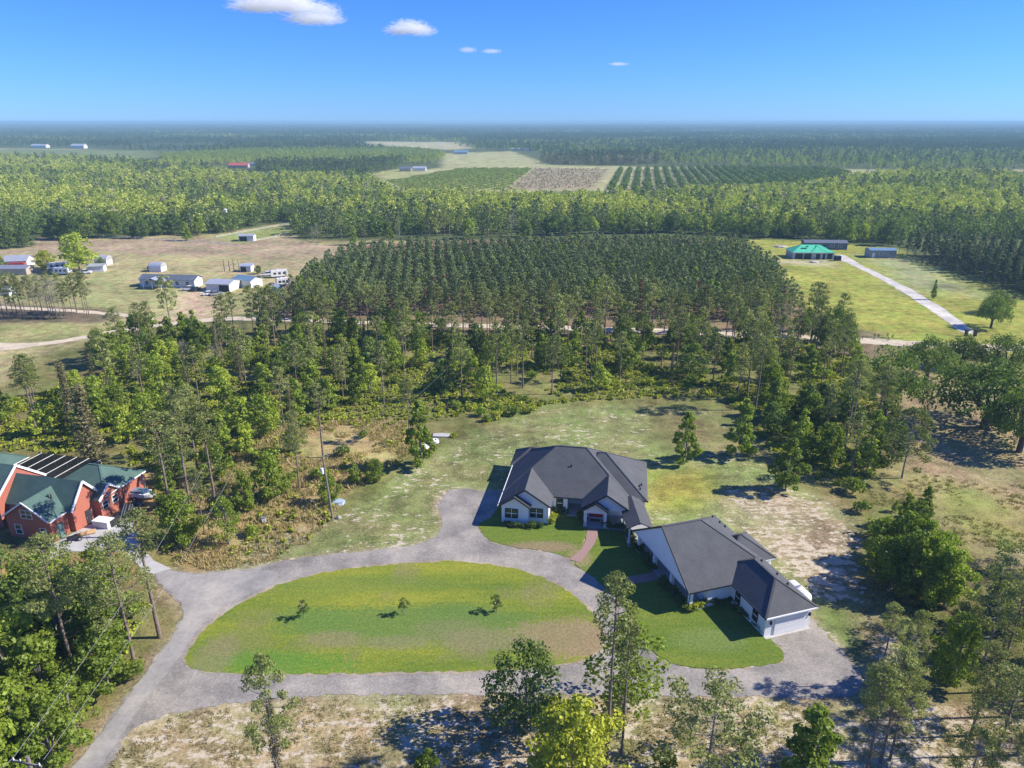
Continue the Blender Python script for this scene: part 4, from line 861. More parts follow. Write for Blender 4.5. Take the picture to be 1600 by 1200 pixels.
def bush(seed, r=1.0, h=1.2, nc=8, per=26, size=0.22, leaf='oak', one=True, bark='bark_grey'):
    rg = np.random.default_rng(seed); wood = []; cs = []; rs = []
    for i in range(nc):
        az = i * 2.4; q = r * rg.uniform(0.1, 0.62); z = h * rg.uniform(0.3, 0.72); c_ = np.array([math.cos(az) * q, math.sin(az) * q, z]); cs.append(c_); rs.append(min(r, h) * rg.uniform(0.3, 0.42))
        if i < 5: wood.append(tube_np([0, 0, 0], c_, 0.035 * r, 0.012 * r, 3))
    lv = clump_leaves(cs, rs, per, size, rg, 0.85, 0.7, 0.8, 0.3)
    return finish('shrub', join(wood), lv, M[bark], L[leaf], one)
def bare(seed, h=10, r=2.5, twigs=900, leaf='grey', one=False, size=0.3):
    rg = np.random.default_rng(seed); P = trunk_path(h * 0.9, 0.015, rg); wood = trunk_parts(P, h * 0.013, h * 0.003, 6); cs = []; rs = []
    for i in range(26):
        t = rg.uniform(0.35, 0.98); az = i * 2.4; b_ = path_at(P, t); L_ = r * (1.15 - t) * rg.uniform(0.7, 1.3) + 0.4; e = b_ + np.array([math.cos(az) * L_, math.sin(az) * L_, L_ * 0.7]); wood.append(tube_np(b_, e, h * 0.004, h * 0.001, 4)); cs.append(e * 0.8 + b_ * 0.2); rs.append(r * 0.35)
    lv = clump_leaves(cs, rs, twigs // 26, size, rg, 1.0, 1.0, 0.18, 0.0)
    return finish('bare_tree', join(wood), lv, M['bark_grey'], L[leaf], one)
def vine(seed, h=11, r=1.5):
    rg = np.random.default_rng(seed); P = trunk_path(h * 0.98, 0.01, rg); wood = trunk_parts(P, h * 0.02, h * 0.006, 8); cs = []; rs = []
    for i in range(46):
        t = (i + 0.5) / 46; az = i * 2.4; w = (0.55 + 0.45 * math.sin(t * 7 + seed)) * (1 - 0.15 * t); p = path_at(P, t); cs.append(p + [math.cos(az) * r * 0.45 * w, math.sin(az) * r * 0.45 * w, 0]); rs.append(r * rg.uniform(0.3, 0.55) * (1 - 0.1 * t))
    lv = clump_leaves(cs, rs, 70, 0.26, rg, 1.1, 0.9, 0.5, 0.0)
    return finish('vine_tree', join(wood), lv, M['bark_grey'], L['vine'])

T = {}
T['pine_near'] = [pine(s, 17, f, c_, n_, 165, 0.23, 0.014, dead=12) for s, f, c_, n_ in ((1, .42, 2.3, 30), (2, .50, 2.6, 34), (3, .36, 2.2, 26), (4, .55, 2.9, 38))]
T['pine'] = [pine(10 + s, 15, f, c_, n_, 52, 0.40, 0.014, dead=6, sides=6) for s, f, c_, n_ in ((1, .45, 2.2, 24), (2, .55, 2.5, 28), (3, .38, 2.0, 20), (4, .62, 2.4, 30), (5, .48, 2.6, 26), (6, .34, 1.7, 16))]
T['thin_pine'] = [pine(20, 18, .30, 2.0, 20, 110, 0.27, 0.008, dead=18), pine(21, 16, .34, 1.9, 20, 110, 0.27, 0.010, dead=20)]
T['open_pine'] = [pine(30, 11, .72, 3.8, 40, 130, 0.26, 0.012, bark='bark_grey', rcl=(0.55, 0.85)), pine(31, 12, .7, 3.2, 36, 120, 0.27, 0.015, bark='bark_grey', rcl=(0.55, 0.85))]
T['oak_near'] = [broad(s, 9, r_, .05, n_, 120, 0.33, 'oak', pointy=p, rcl=(0.16, 0.34)) for s, r_, n_, p in ((40, 2.6, 40, .4), (41, 3.0, 46, .2), (42, 2.2, 36, .55), (43, 2.4, 38, .3), (44, 2.8, 34, .1))]
T['oak'] = [broad(50 + s, 8.5, r_, .08, n_, 62, 0.42, 'oak', pointy=p, sides=6) for s, r_, n_, p in ((0, 2.5, 34, .4), (1, 2.9, 38, .2), (2, 2.0, 28, .6), (3, 2.4, 30, .5), (4, 3.2, 40, .1))]
T['lime'] = [broad(60 + s, 8, r_, .1, n_, 60, 0.40, 'oak_lime', pointy=.3, sides=6) for s, r_, n_ in ((0, 2.3, 28), (1, 2.6, 32))]
T['airy'] = [broad(66, 10, 2.6, .1, 40, 85, 0.25, 'oak', pointy=.4, rcl=(.2, .34)), broad(67, 9, 3.0, .12, 40, 90, 0.26, 'live_oak', pointy=.2, rcl=(.2, .34))]
T['dark_oak'] = [broad(70 + s, 9, r_, .06, n_, 66, 0.42, 'live_oak', pointy=.15, sides=6) for s, r_, n_ in ((0, 3.2, 38), (1, 3.8, 44), (2, 2.8, 34))]
T['live_oak'] = [spreading(80), spreading(81, 9, 6.0), spreading(82, 8.5, 7.0, 70)]
T['yellow'] = [broad(90, 6, 2.9, .05, 52, 150, 0.22, 'yellow', pointy=.0, rcl=(0.14, 0.3))]
T['shrub'] = [bush(100 + k, 1.5, 1.9, 10, 46, 0.30, 'oak') for k in range(3)]
T['scrub'] = [bush(110 + k, 1.4, 1.5, 9, 40, 0.30, 'under') for k in range(3)]
T['hedge'] = [bush(120 + k, 0.55, 0.95, 7, 40, 0.13, 'hedge') for k in range(3)]
T['hedge_yellow'] = [bush(125 + k, 0.6, 1.1, 7, 44, 0.13, 'yellow') for k in range(2)]
T['vine'] = [vine(130), vine(131, 10, 1.2), vine(132, 12, 1.7)]
T['bare'] = [bare(140), bare(141, 11, 2.2), bare(142, 9, 3)]
T['sapling'] = [broad(150, 2.6, 0.7, .25, 16, 34, 0.14, 'live_oak', pointy=.4, tr=0.012), broad(151, 2.4, 0.6, .3, 14, 30, 0.14, 'live_oak', pointy=.4, tr=0.012)]
T['block_pine'] = [pine(160 + k, 11, .72, 1.7, 22, 26, 0.50, 0.010, 'pine_dark', 'bark_dark', True, 0, 4, cone=0, flat=0.75, rcl=(0.5, 0.8)) for k in range(4)]
T['block_pine'].append(pine(165, 10, .72, 1.8, 20, 20, 0.62, 0.008, 'oak', 'bark_dark', True, 0, 4, cone=1.0, flat=0.75, rcl=(0.55, 0.85)))
T['block_rust'] = [pine(166, 10, .8, 1.5, 20, 16, 0.6, 0.01, 'rust', 'bark_dark', True, 0, 4, cone=1.0)]
T['citrus'] = [broad(170 + k, 3.6, 1.9, .0, 12, 12, 0.75, 'live_oak', pointy=.0, limbs=2, one=True, sides=3, rcl=(.4, .55)) for k in range(3)]

COUNT = {}
def put(kind, x, y, h=None, rz=None, label=None, cat='tree', group=None, var=None, name=None, fat=1.0, leanx=0.0, parts=True):
    vs_ = T[kind]; k = (var if var is not None else COUNT.get(kind, 0)) % len(vs_); COUNT[kind] = COUNT.get(kind, 0) + 1; t = vs_[k]
    s = (h / t.h) if h else random.uniform(0.8, 1.15); rz = random.uniform(0, 6.283) if rz is None else rz
    nm = name or {'pine_near': 'pine_tree', 'pine': 'pine_tree', 'thin_pine': 'pine_tree', 'open_pine': 'pine_tree', 'oak_near': 'oak_tree', 'oak': 'oak_tree', 'lime': 'lime_green_tree', 'airy': 'slender_tree', 'dark_oak': 'dark_oak_tree', 'live_oak': 'live_oak_tree', 'yellow': 'yellow_green_tree', 'shrub': 'shrub', 'scrub': 'scrub_bush', 'hedge': 'hedge_plant', 'hedge_yellow': 'yellow_shrub', 'vine': 'vine_covered_trunk', 'bare': 'bare_tree', 'sapling': 'sapling', 'block_pine': 'plantation_pine', 'block_rust': 'plantation_pine', 'citrus': 'citrus_tree'}[kind]
    f = fat * random.uniform(0.92, 1.08)
    if t.one:
        o = link(nm, t.mesh); o.location = (x, y, 0); o.rotation_euler = (leanx, 0, rz); o.scale = (s * f, s * f, s)
    else:
        o = empty(nm, (x, y, 0), rz, (s * f, s * f, s)); o.rotation_euler[0] = leanx
        link('trunk', t.trunk, o); link('crown', t.crown, o)
    tag(o, label, cat, group); return o
def putpx(kind, bx, by, ty, label, **kw):
    x, y = un(bx, by); return put(kind, x, y, h=height_at(bx, by, ty), label=label, **kw)
# ------------------------------------------------------------------ scattering
def fill(pxpoly, spacing, jitter=True, seed=0, world=None, avoid=(), tries=1.0):
    poly = np.array(world) if world is not None else un_np(pxpoly); rg = np.random.default_rng(seed)
    lo, hi = poly.min(0), poly.max(0); nx = max(1, int((hi[0] - lo[0]) / spacing)); ny = max(1, int((hi[1] - lo[1]) / spacing))
    X, Y = np.meshgrid(lo[0] + (np.arange(nx) + .5) * spacing, lo[1] + (np.arange(ny) + .5) * spacing)
    P = np.stack([X.ravel(), Y.ravel()], 1); P += rg.uniform(-.45, .45, P.shape) * spacing; P = P[inside(P, poly)]
    for a in avoid: P = P[~inside(P, np.array(a))]
    rg.shuffle(P); return P
PROTO = bpy.data.collections.new('scatter_source')
def scatter(name, meshes, P, S, label, seed=0, zs=1.0, vary=0.0):
    rg = np.random.default_rng(seed); n = len(P)
    me = bpy.data.meshes.new(name); V = np.column_stack([P, np.zeros(n) + 0.0]).astype(np.float32)
    me.vertices.add(n); me.vertices.foreach_set('co', V.ravel())
    for an, vals in (('sz', np.asarray(S)), ('rot', rg.uniform(0, 6.283, n))):
        a = me.attributes.new(an, 'FLOAT', 'POINT'); a.data.foreach_set('value', vals.astype(np.float32))
    a = me.attributes.new('pick', 'INT', 'POINT'); a.data.foreach_set('value', rg.integers(0, len(meshes), n).astype(np.int32))
    me.update(); o = link(name, me); tag(o, label, None, None, 'stuff')
    ng = bpy.data.node_groups.new(name + '_nodes', 'GeometryNodeTree')
    ng.interface.new_socket('Geometry', in_out='INPUT', socket_type='NodeSocketGeometry'); ng.interface.new_socket('Geometry', in_out='OUTPUT', socket_type='NodeSocketGeometry')
    gi = ng.nodes.new('NodeGroupInput'); go = ng.nodes.new('NodeGroupOutput'); iop = ng.nodes.new('GeometryNodeInstanceOnPoints'); g2i = ng.nodes.new('GeometryNodeGeometryToInstance')
    for m_ in meshes:
        po = bpy.data.objects.new(m_.name + '_source', m_); oi = ng.nodes.new('GeometryNodeObjectInfo'); oi.inputs['Object'].default_value = po
        ng.links.new(oi.outputs['Geometry'], g2i.inputs[0])
    def attr(nm, ty):
        a = ng.nodes.new('GeometryNodeInputNamedAttribute'); a.data_type = ty; a.inputs['Name'].default_value = nm; return a.outputs['Attribute']
    ng.links.new(gi.outputs[0], iop.inputs['Points']); ng.links.new(g2i.outputs[0], iop.inputs['Instance']); iop.inputs['Pick Instance'].default_value = True
    ng.links.new(attr('pick', 'INT'), iop.inputs['Instance Index'])
    cx = ng.nodes.new('ShaderNodeCombineXYZ'); ng.links.new(attr('rot', 'FLOAT'), cx.inputs[2]); ng.links.new(cx.outputs[0], iop.inputs['Rotation'])
    cs = ng.nodes.new('ShaderNodeCombineXYZ'); s_ = attr('sz', 'FLOAT')
    for i in range(2): ng.links.new(s_, cs.inputs[i])
    mz = ng.nodes.new('ShaderNodeMath'); mz.operation = 'MULTIPLY'; mz.inputs[1].default_value = zs; ng.links.new(s_, mz.inputs[0]); ng.links.new(mz.outputs[0], cs.inputs[2])
    ng.links.new(cs.outputs[0], iop.inputs['Scale']); ng.links.new(iop.outputs[0], go.inputs[0])
    md = o.modifiers.new('scatter', 'NODES'); md.node_group = ng; return o
U = lambda pts: un_np(pts)
HOUSES = [U([(735, 830), (765, 700), (1040, 690), (1060, 800), (1300, 940), (1270, 1010), (1180, 1000), (1060, 960), (960, 830)]), U([(-60, 870), (-60, 700), (200, 715), (240, 780), (220, 900), (120, 880)])]
DRV = U(DRIVE)

# ------------------------------------------------------------------ single trees that can be pointed out
putpx('open_pine', 437, 1228, 1022, 'thin-topped pine with a thick pale trunk cut by the bottom edge left of centre', var=1, fat=0.55, name='pine_tree')
v_ = putpx('vine', 438, 1224, 1085, 'grey vine tangle wrapping the lower trunk of the thin-topped pine', name='vine_tangle', cat='vine', fat=0.55, var=0)
putpx('thin_pine', 947, 1200, 892, 'tallest thin pine with a bare trunk crossing the lower drive', var=0, fat=0.8)
putpx('thin_pine', 971, 1178, 962, 'second thin pine leaning beside the tallest one over the lower drive', var=1, fat=0.8)
putpx('airy', 975, 1118, 960, 'feathery green tree standing behind the two thin bare-trunked pines', var=0, fat=1.15)
putpx('airy', 822, 1145, 1000, 'dark airy broadleaf tree at the lower edge of the drive below the island', var=1, fat=0.95)
putpx('yellow', 893, 1232, 1106, 'round yellow-green tree at the bottom edge of the photo', var=0)
putpx('open_pine', 1103, 1222, 1078, 'open-crowned pine with pale limbs right of the yellow-green tree', var=0, fat=1.35, name='pine_tree')
putpx('oak_near', 1262, 1236, 1105, 'dense conical green oak at the bottom edge right of the open pine', var=2)
putpx('oak_near', 668, 1226, 1174, 'light green tree top peeking over the bottom edge left of centre', var=3, fat=1.3)
putpx('oak_near', 1040, 1228, 1180, 'green tree top at the bottom edge left of the open pine', var=4, fat=1.2)
putpx('open_pine', 1510, 1238, 1140, 'spreading pine top at the bottom edge near the right corner', var=1, fat=1.2, name='pine_tree')
putpx('pine_near', 1353, 1206, 1040, 'left pine of the group of three by the end of the lower drive', var=2)
putpx('pine_near', 1375, 1192, 1015, 'middle pine of the group of three by the end of the lower drive', var=3)
putpx('pine_near', 1390, 1188, 1030, 'right pine of the group of three by the end of the lower drive', var=0)
putpx('thin_pine', 1372, 1070, 942, 'slim sparse pine at the right end of the gravel turnaround', var=0)
putpx('open_pine', 1411, 1085, 950, 'forked sparse pine right of the slim one by the turnaround', var=1, fat=0.55, name='pine_tree')
putpx('oak_near', 1486, 1072, 958, 'bright green slender oak among the pines at the right edge', var=1, fat=0.75)
putpx('pine_near', 1516, 1150, 1005, 'full pine with a leaning trunk right of the bright slender oak', var=1)
putpx('pine_near', 1545, 1215, 1045, 'large-crowned pine near the lower right corner', var=3, fat=1.3)
putpx('pine_near', 1590, 1180, 1020, 'tall pine cut by the right edge above the corner', var=0, fat=1.2)
putpx('open_pine', 1568, 1010, 840, 'tall grey-green pine with spreading limbs at the right edge of the brown field', var=0, fat=0.9, name='pine_tree')
putpx('open_pine', 1536, 1040, 905, 'grey-green spreading pine left of the tall one at the right edge', var=1, name='pine_tree')
# oak thicket right of the garage
for (bx, by, ty, va, lb) in ((1365, 905, 822, 4, 'leftmost round oak of the thicket behind the garage'), (1390, 922, 822, 1, 'round oak at the front left of the thicket, dark at its foot'), (1418, 932, 812, 4, 'broad yellow-green oak at the front middle of the thicket'), (1448, 938, 822, 1, 'round oak at the front right of the thicket'), (1474, 948, 842, 4, 'low oak at the right end of the thicket'), (1376, 876, 792, 1, 'oak at the left of the second rank of the thicket'), (1408, 884, 786, 4, 'oak in the middle of the second rank of the thicket'), (1440, 892, 796, 3, 'oak at the right of the second rank of the thicket'), (1466, 906, 816, 1, 'small oak filling the right flank of the thicket'), (1428, 852, 768, 4, 'oak at the back of the thicket beside the field'), (1412, 822, 756, 3, 'small oak above the thicket at the field edge'), (1442, 812, 744, 2, 'narrow oak highest up above the thicket'), (1398, 800, 768, 4, 'low bushy oak above the thicket toward the yard')):
    putpx('oak_near', bx, by, ty + 14, lb, var=va, fat=0.85, group='oaks of the thicket behind the garage')
# yard trees behind the houses
putpx('oak_near', 1070, 724, 640, 'lone bright oak on the back lawn right of the white house', var=2)
putpx('oak_near', 1158, 714, 621, 'tall narrow oak at the edge of the back lawn', var=2, fat=0.9)
putpx('oak_near', 1227, 766, 682, 'leafy oak at the corner of the yard above the garage', var=0)
putpx('oak_near', 1293, 725, 660, 'small oak right of the leafy yard-corner oak', var=1)
putpx('open_pine', 1409, 747, 636, 'umbrella-crowned pine with a bare leaning trunk at the brown field edge', var=0, name='pine_tree', leanx=0.03)
putpx('pine_near', 1365, 690, 570, 'grey-green pine left of the umbrella-crowned one', var=1)
putpx('pine_near', 1318, 708, 560, 'tall pine with a visible trunk above the yard corner', var=2)
# live oaks of the brown field
for i, (bx, by, ty, f_, lb) in enumerate(((1538, 668, 556, 0.95, 'widest live oak with forked trunk in the brown field'), (1447, 592, 520, 0.8, 'dark live oak left of the widest one, trunk in deep shade'), (1380, 652, 540, 0.6, 'rounded live oak merging with the pines left of the field'), (1592, 706, 600, 0.7, 'live oak cut by the right edge below the widest one'), (1500, 575, 520, 0.75, 'live oak behind the widest one by the lime track'), (1570, 585, 522, 0.8, 'live oak at the right edge behind the others'), (1300, 560, 472, 0.5, 'live oak at the corner of the pine block'), (1548, 512, 458, 0.6, 'front one of two dark trees on the east pasture'), (1556, 490, 452, 0.6, 'rear one of two dark trees on the east pasture'))):
    putpx('live_oak', bx, by, ty, lb, var=i % 3, fat=f_)
putpx('oak', 1457, 468, 436, 'lone slim young tree on the pale part of the east pasture', var=2, fat=0.6)
# clearing and clearing-edge trees
putpx('oak_near', 658, 729, 622, 'tall slender bright oak by the junk at the back of the lawn', var=2, fat=0.85)
putpx('pine_near', 640, 690, 590, 'brownish thin pine behind the tall slender bright oak', var=2, fat=0.8)
putpx('thin_pine', 505, 715, 598, 'bare-trunked pine right above the utility pole', var=0, fat=1.1)
putpx('pine_near', 468, 764, 640, 'pine with a visible lower trunk left of the utility pole', var=1, fat=1.0)
putpx('oak_near', 426, 780, 708, 'dark dense oak in the dry grass clearing', var=1, fat=0.9)
putpx('oak_near', 386, 800, 735, 'bright rounded oak left of the dark dense one in the clearing', var=0, fat=0.9)
putpx('airy', 358, 850, 770, 'greyish open tree at the edge of the dry grass clearing', var=0, fat=1.0)
putpx('thin_pine', 320, 835, 730, 'short slim pine by the verge left of the clearing', var=1, fat=0.9)
putpx('thin_pine', 274, 838, 640, 'tall pine trunk rising between the brick house and the clearing', var=0, fat=1.1)
putpx('thin_pine', 299, 802, 655, 'slim pine right of the tall trunk beside the brick house', var=1, fat=1.0)
putpx('thin_pine', 311, 745, 600, 'slim pine behind the two by the brick house', var=0, fat=1.1)
putpx('thin_pine', 336, 785, 630, 'straight slim pine at the left end of the dry clearing', var=1, fat=1.1)
putpx('oak_near', 555, 757, 722, 'small round oak shrub right of the utility pole', var=0, cat='shrub')
putpx('oak_near', 588, 752, 716, 'larger round oak shrub right of the small one by the lawn edge', var=1, cat='shrub')
putpx('oak_near', 264, 790, 728, 'bright oak filling the gap behind the junk pile', var=0)
putpx('oak_near', 284, 848, 768, 'bright oak overhanging the side of the junk pile', var=1)
putpx('vine', 146, 722, 598, 'thick brown vine-covered dead tree behind the brick house', var=1, fat=1.9)
putpx('vine', 118, 680, 560, 'second vine-covered tree left of the thick one', var=1, fat=1.0)
putpx('vine', 150, 615, 540, 'grey leaning vine-covered snag in the west woods', var=2, fat=0.9)
putpx('vine', 345, 592, 505, 'tall vine-covered trunk with green top in the west woods', var=0, fat=0.6)
putpx('vine', 377, 600, 505, 'second tall vine-covered trunk right of it in the west woods', var=1, fat=0.6)
putpx('vine', 415, 520, 468, 'dark vine-covered trunk beside the sand road', var=0, fat=0.7)
putpx('vine', 510, 570, 510, 'brown vine-draped tree in the middle of the west woods', var=2, fat=0.8)
putpx('vine', 1048, 600, 535, 'grey vine-covered stump standing in the open pine wood', var=1, fat=0.6)
putpx('thin_pine', 57, 672, 565, 'pine with a curved pale trunk at the far left of the woods', var=1, fat=1.5)
putpx('pine_near', 1180, 640, 500, 'pine with a thick twisted pale trunk at the right of the pine wood', var=1)
# lower-left group by the access road
putpx('pine_near', 116, 1050, 838, 'tallest pine with a thick pale trunk in the lower left wood', var=1, fat=1.15)
putpx('pine_near', 212, 1046, 838, 'pine with a crooked trunk beside the access road', var=3, fat=1.0)
putpx('thin_pine', 250, 996, 795, 'slim pine standing on the verge at the road junction', var=0, fat=1.2)
putpx('yellow', 130, 1085, 1030, 'small yellow-green tree under the pines by the access road', var=0, fat=0.8)
for i, (bx, by, ty) in enumerate(((15, 960, 850), (60, 985, 880), (20, 1080, 960), (75, 1100, 990), (170, 1075, 985), (120, 1150, 1050), (35, 1180, 1060), (5, 1235, 1110), (85, 1195, 1090), (155, 1010, 905), (5, 1020, 890), (165, 960, 880), (-30, 1120, 980), (95, 1010, 930))):
    putpx('oak_near' if i % 5 else 'airy', bx, by, ty, ('narrow ', 'broad ')[i % 2] + 'bright oak of the lower left wood ' + ('at the left edge by the brick house', 'below the concrete drive', 'left of the thick-trunked pine', 'at the foot of the thick-trunked pine', 'beside the crooked pine', 'lowest by the road', 'behind the corner pole', 'at the bottom left corner', 'right of the corner pole', 'between the two big pines', 'at the left edge halfway down', 'nearest the road junction', 'cut by the left edge', 'left of the crooked pine')[i], group='oaks of the lower left wood', fat=1.15)
for i, (bx, by) in enumerate(((475, 966), (632, 961), (776, 957))):
    putpx('sapling', bx, by, by - 28, ('left', 'middle', 'right')[i] + ' one of three small saplings on the oval island lawn', fat=1.1)

# ------------------------------------------------------------------ woods, tree by tree
def near_any(p, Q, d): return len(Q) and min((p[0] - q[0]) ** 2 + (p[1] - q[1]) ** 2 for q in Q) < d * d
PLACED = [(o.location.x, o.location.y) for o in bpy.data.objects if o.parent is None and o.get('category') == 'tree']
def wood(pxpoly, spacing, mix, lab, grp, seed, hs=(0.8, 1.15), avoid=HOUSES, minsep=2.6):
    rg = random.Random(seed); kinds = [k for k, w in mix for _ in range(w)]
    PP = fill(pxpoly, spacing, seed=seed, avoid=avoid); gxy = (PP[:, 0] / np.maximum(PP[:, 1], 1), PP[:, 1]); qs = [np.quantile(g, (0.2, 0.4, 0.6, 0.8)) for g in gxy]
    for p in PP:
        if near_any(p, PLACED, minsep): continue
        k = rg.choice(kinds); PLACED.append((p[0], p[1]))
        base_h = {'pine': 14.5, 'pine_near': 16, 'oak': 7.8, 'oak_near': 8.5, 'lime': 7.5, 'dark_oak': 8.0, 'bare': 7.5, 'shrub': 2.6, 'scrub': 2.0, 'vine': 8.5, 'thin_pine': 16, 'airy': 8.5, 'open_pine': 12, 'block_rust': 8}[k]
        nm = {'pine': 'slender pine', 'pine_near': 'tall pine', 'oak': 'bright green oak', 'oak_near': 'bright leafy oak', 'lime': 'lime green tree', 'dark_oak': 'dark rounded oak', 'bare': 'leafless grey tree', 'shrub': 'green shrub', 'scrub': 'yellowish scrub bush', 'vine': 'vine-smothered brown tree', 'thin_pine': 'bare-trunked pine', 'airy': 'airy tree', 'open_pine': 'open-crowned pine', 'block_rust': 'rust-brown dying pine'}[k]
        hf = rg.uniform(*hs); zx = int((p[0] / max(p[1], 1) > qs[0]).sum()); zy = int((p[1] > qs[1]).sum())
        size_w = 'tall ' if hf > hs[0] + (hs[1] - hs[0]) * 0.66 else ('low ' if hf < hs[0] + (hs[1] - hs[0]) * 0.33 else '')
        where = ('front', 'near', 'middle', 'rear', 'back')[zy] + ' ' + ('far left', 'left', 'centre', 'right', 'far right')[zx]
        put(k, p[0], p[1], h=base_h * hf, label=size_w + nm + ' at ' + where + ' of ' + lab, group=nm + 's ' + grp, cat='shrub' if k in ('shrub', 'scrub') else 'tree')
wood([(-120, 640), (60, 625), (130, 592), (260, 560), (420, 545), (560, 540), (650, 545), (640, 640), (600, 650), (500, 650), (440, 690), (420, 735), (300, 770), (250, 765), (200, 715), (100, 690), (0, 690), (-120, 720)], 5.3, (('pine', 6), ('oak', 9), ('dark_oak', 2), ('lime', 4), ('bare', 1), ('vine', 1), ('shrub', 7), ('scrub', 3)), 'the woods behind the brick house', 'of the west woods', 1)
wood([(640, 545), (1200, 548), (1340, 560), (1360, 600), (1340, 650), (1200, 640), (1130, 612), (1000, 606), (870, 618), (800, 628), (720, 628), (660, 610)], 6.0, (('pine', 10), ('oak', 2), ('dark_oak', 2), ('lime', 1), ('shrub', 3), ('scrub', 2)), 'the open pine wood behind the lawn', 'of the open pine wood', 2, (0.85, 1.2))
wood([(430, 508), (1250, 508), (1340, 540), (1340, 560), (1200, 548), (640, 545), (420, 545), (300, 540)], 5.6, (('pine', 8), ('oak', 4), ('dark_oak', 2), ('bare', 1)), 'the tree belt before the pine block', 'in front of the pine block', 3, (0.85, 1.2))
wood([(140, 570), (210, 540), (280, 522), (430, 515), (640, 520), (640, 545), (420, 546), (260, 562), (150, 590)], 5.4, (('pine', 5), ('oak', 5), ('dark_oak', 2), ('vine', 1), ('shrub', 3)), 'the north edge of the west woods', 'of the north edge of the west woods', 13, (0.9, 1.25))
wood([(1190, 640), (1340, 640), (1400, 690), (1410, 735), (1350, 750), (1300, 745), (1200, 700)], 5.2, (('pine', 5), ('oak', 5), ('dark_oak', 3), ('lime', 1), ('shrub', 3)), 'the wood between lawn and brown field', 'between lawn and brown field', 4)
wood([(-150, 880), (-150, 1400), (-20, 1300), (60, 1210), (150, 1105), (232, 1010), (230, 960), (190, 930), (60, 915), (-20, 890)], 4.3, (('pine_near', 3), ('oak_near', 6), ('shrub', 2), ('dark_oak', 2)), 'the lower left wood by the road', 'of the lower left wood', 5, (0.75, 1.05))
wood([(1530, 960), (1560, 900), (1620, 870), (1800, 900), (1800, 1400), (1560, 1300), (1530, 1180), (1540, 1100)], 5.6, (('pine_near', 5), ('oak_near', 2), ('shrub', 3), ('open_pine', 2)), 'the pine wood at the lower right', 'of the lower right wood', 6, (0.8, 1.1))
wood([(1320, 760), (1400, 745), (1440, 800), (1480, 860), (1480, 940), (1380, 930), (1345, 860)], 4.6, (('shrub', 6), ('scrub', 4), ('oak', 2)), 'the hedgerow between yard and brown field', 'of the yard hedgerow', 7, (0.8, 1.1))
wood([(260, 700), (430, 650), (640, 640), (650, 700), (560, 760), (420, 850), (270, 860)], 9.5, (('shrub', 4), ('scrub', 3), ('oak', 2)), 'the dry grass clearing', 'of the dry grass clearing', 8, (0.6, 0.95))
wood([(690, 645), (760, 620), (860, 618), (850, 640), (760, 668)], 3.6, (('shrub', 5), ('scrub', 4)), 'the rough left edge of the lawn', 'of the rough lawn edge', 9, (0.6, 1.0))
wood([(870, 620), (1130, 622), (1200, 650), (1150, 640), (1000, 628), (880, 632)], 6, (('scrub', 6), ('shrub', 2)), 'the far edge of the back lawn', 'of the back lawn edge', 10, (0.6, 1.0))
# row of thin pines and grey trees on the west pasture
rg = random.Random(5)
for k in range(26):
    bx = 5 + k * 5.4 + rg.uniform(-3, 3); by = 492 + rg.uniform(-6, 6)
    kd = 'bare' if 8 < k < 19 and k % 3 else 'pine'
    putpx(kd, bx, by, by - rg.uniform(56, 72), ('grey leafless tree' if kd == 'bare' else 'slim pine') + ' in the roadside row on the west pasture', group=('bare trees' if kd == 'bare' else 'pines') + ' of the pasture row', fat=0.8)
# farmyard trees
putpx('lime', 125, 424, 362, 'big pale green tree between the trailers on the west pasture', var=1, fat=1.3)
putpx('yellow', 72, 420, 390, 'yellow-green round tree left of the big pale one', fat=1.1)
putpx('bare', 180, 418, 400, 'low grey leafless bush right of the round-roofed shed', fat=1.6, cat='shrub')
putpx('dark_oak', 160, 420, 402, 'small dark tree in front of the round-roofed shed', fat=1.2)
putpx('dark_oak', 404, 428, 414, 'small round tree behind the striped barn', fat=1.0)
putpx('oak', 5, 425, 400, 'green tree cut by the left edge beside the cottage')
for i, (bx, by, ty) in enumerate(((292, 376, 346), (15, 388, 350), (40, 386, 352), (-10, 390, 345), (312, 368, 335), (298, 355, 322), (272, 366, 332), (245, 368, 340), (180, 370, 330), (160, 370, 332), (205, 372, 345), (225, 372, 342), (100, 374, 330), (120, 374, 330), (80, 374, 332), (340, 362, 335), (140, 372, 330))):
    putpx('dark_oak' if i % 4 else 'oak', bx, by, ty, 'rounded dark oak along the pasture fence on the left', group='oaks along the pasture fence', fat=1.1)

# pine block: rows of planted pines
block = U([(455, 500), (455, 474), (480, 448), (550, 414), (640, 405), (900, 400), (1150, 401), (1195, 428), (1232, 475), (1250, 505), (1100, 500), (800, 494), (640, 492)])
ang = R(97); ca_, sa_ = math.cos(ang), math.sin(ang); pts = []
for i in range(-120, 120):
    for j in range(-160, 160):
        x, y = i * 2.7, j * 3.95; X = x * ca_ - y * sa_ + 10; Y = x * sa_ + y * ca_ + 290; pts.append((X, Y))
pts = np.array(pts); pts = pts[inside(pts, block)]; rgn = np.random.default_rng(3); pts = pts + rgn.normal(size=pts.shape) * 0.33
pts = pts[rgn.uniform(size=len(pts)) > 0.05]; pts = pts[np.argsort(pts[:, 1])]
for i, p in enumerate(pts[:290]):
    kd = 'block_rust' if i % 41 == 7 else 'block_pine'
    put(kd, p[0], p[1], h=random.uniform(8.5, 11), label='dark planted pine in the front rows of the block, ' + ('left end', 'left half', 'middle', 'right half', 'right end')[min(4, int((p[0] / p[1] + 0.40) / 0.17))] if kd == 'block_pine' else 'rust-brown planted pine among the dark ones of the block', group='planted pines of the block', var=None if kd == 'block_rust' else random.choice((0, 1, 2, 3, 0, 1, 2, 3, 0, 1, 2, 4)))
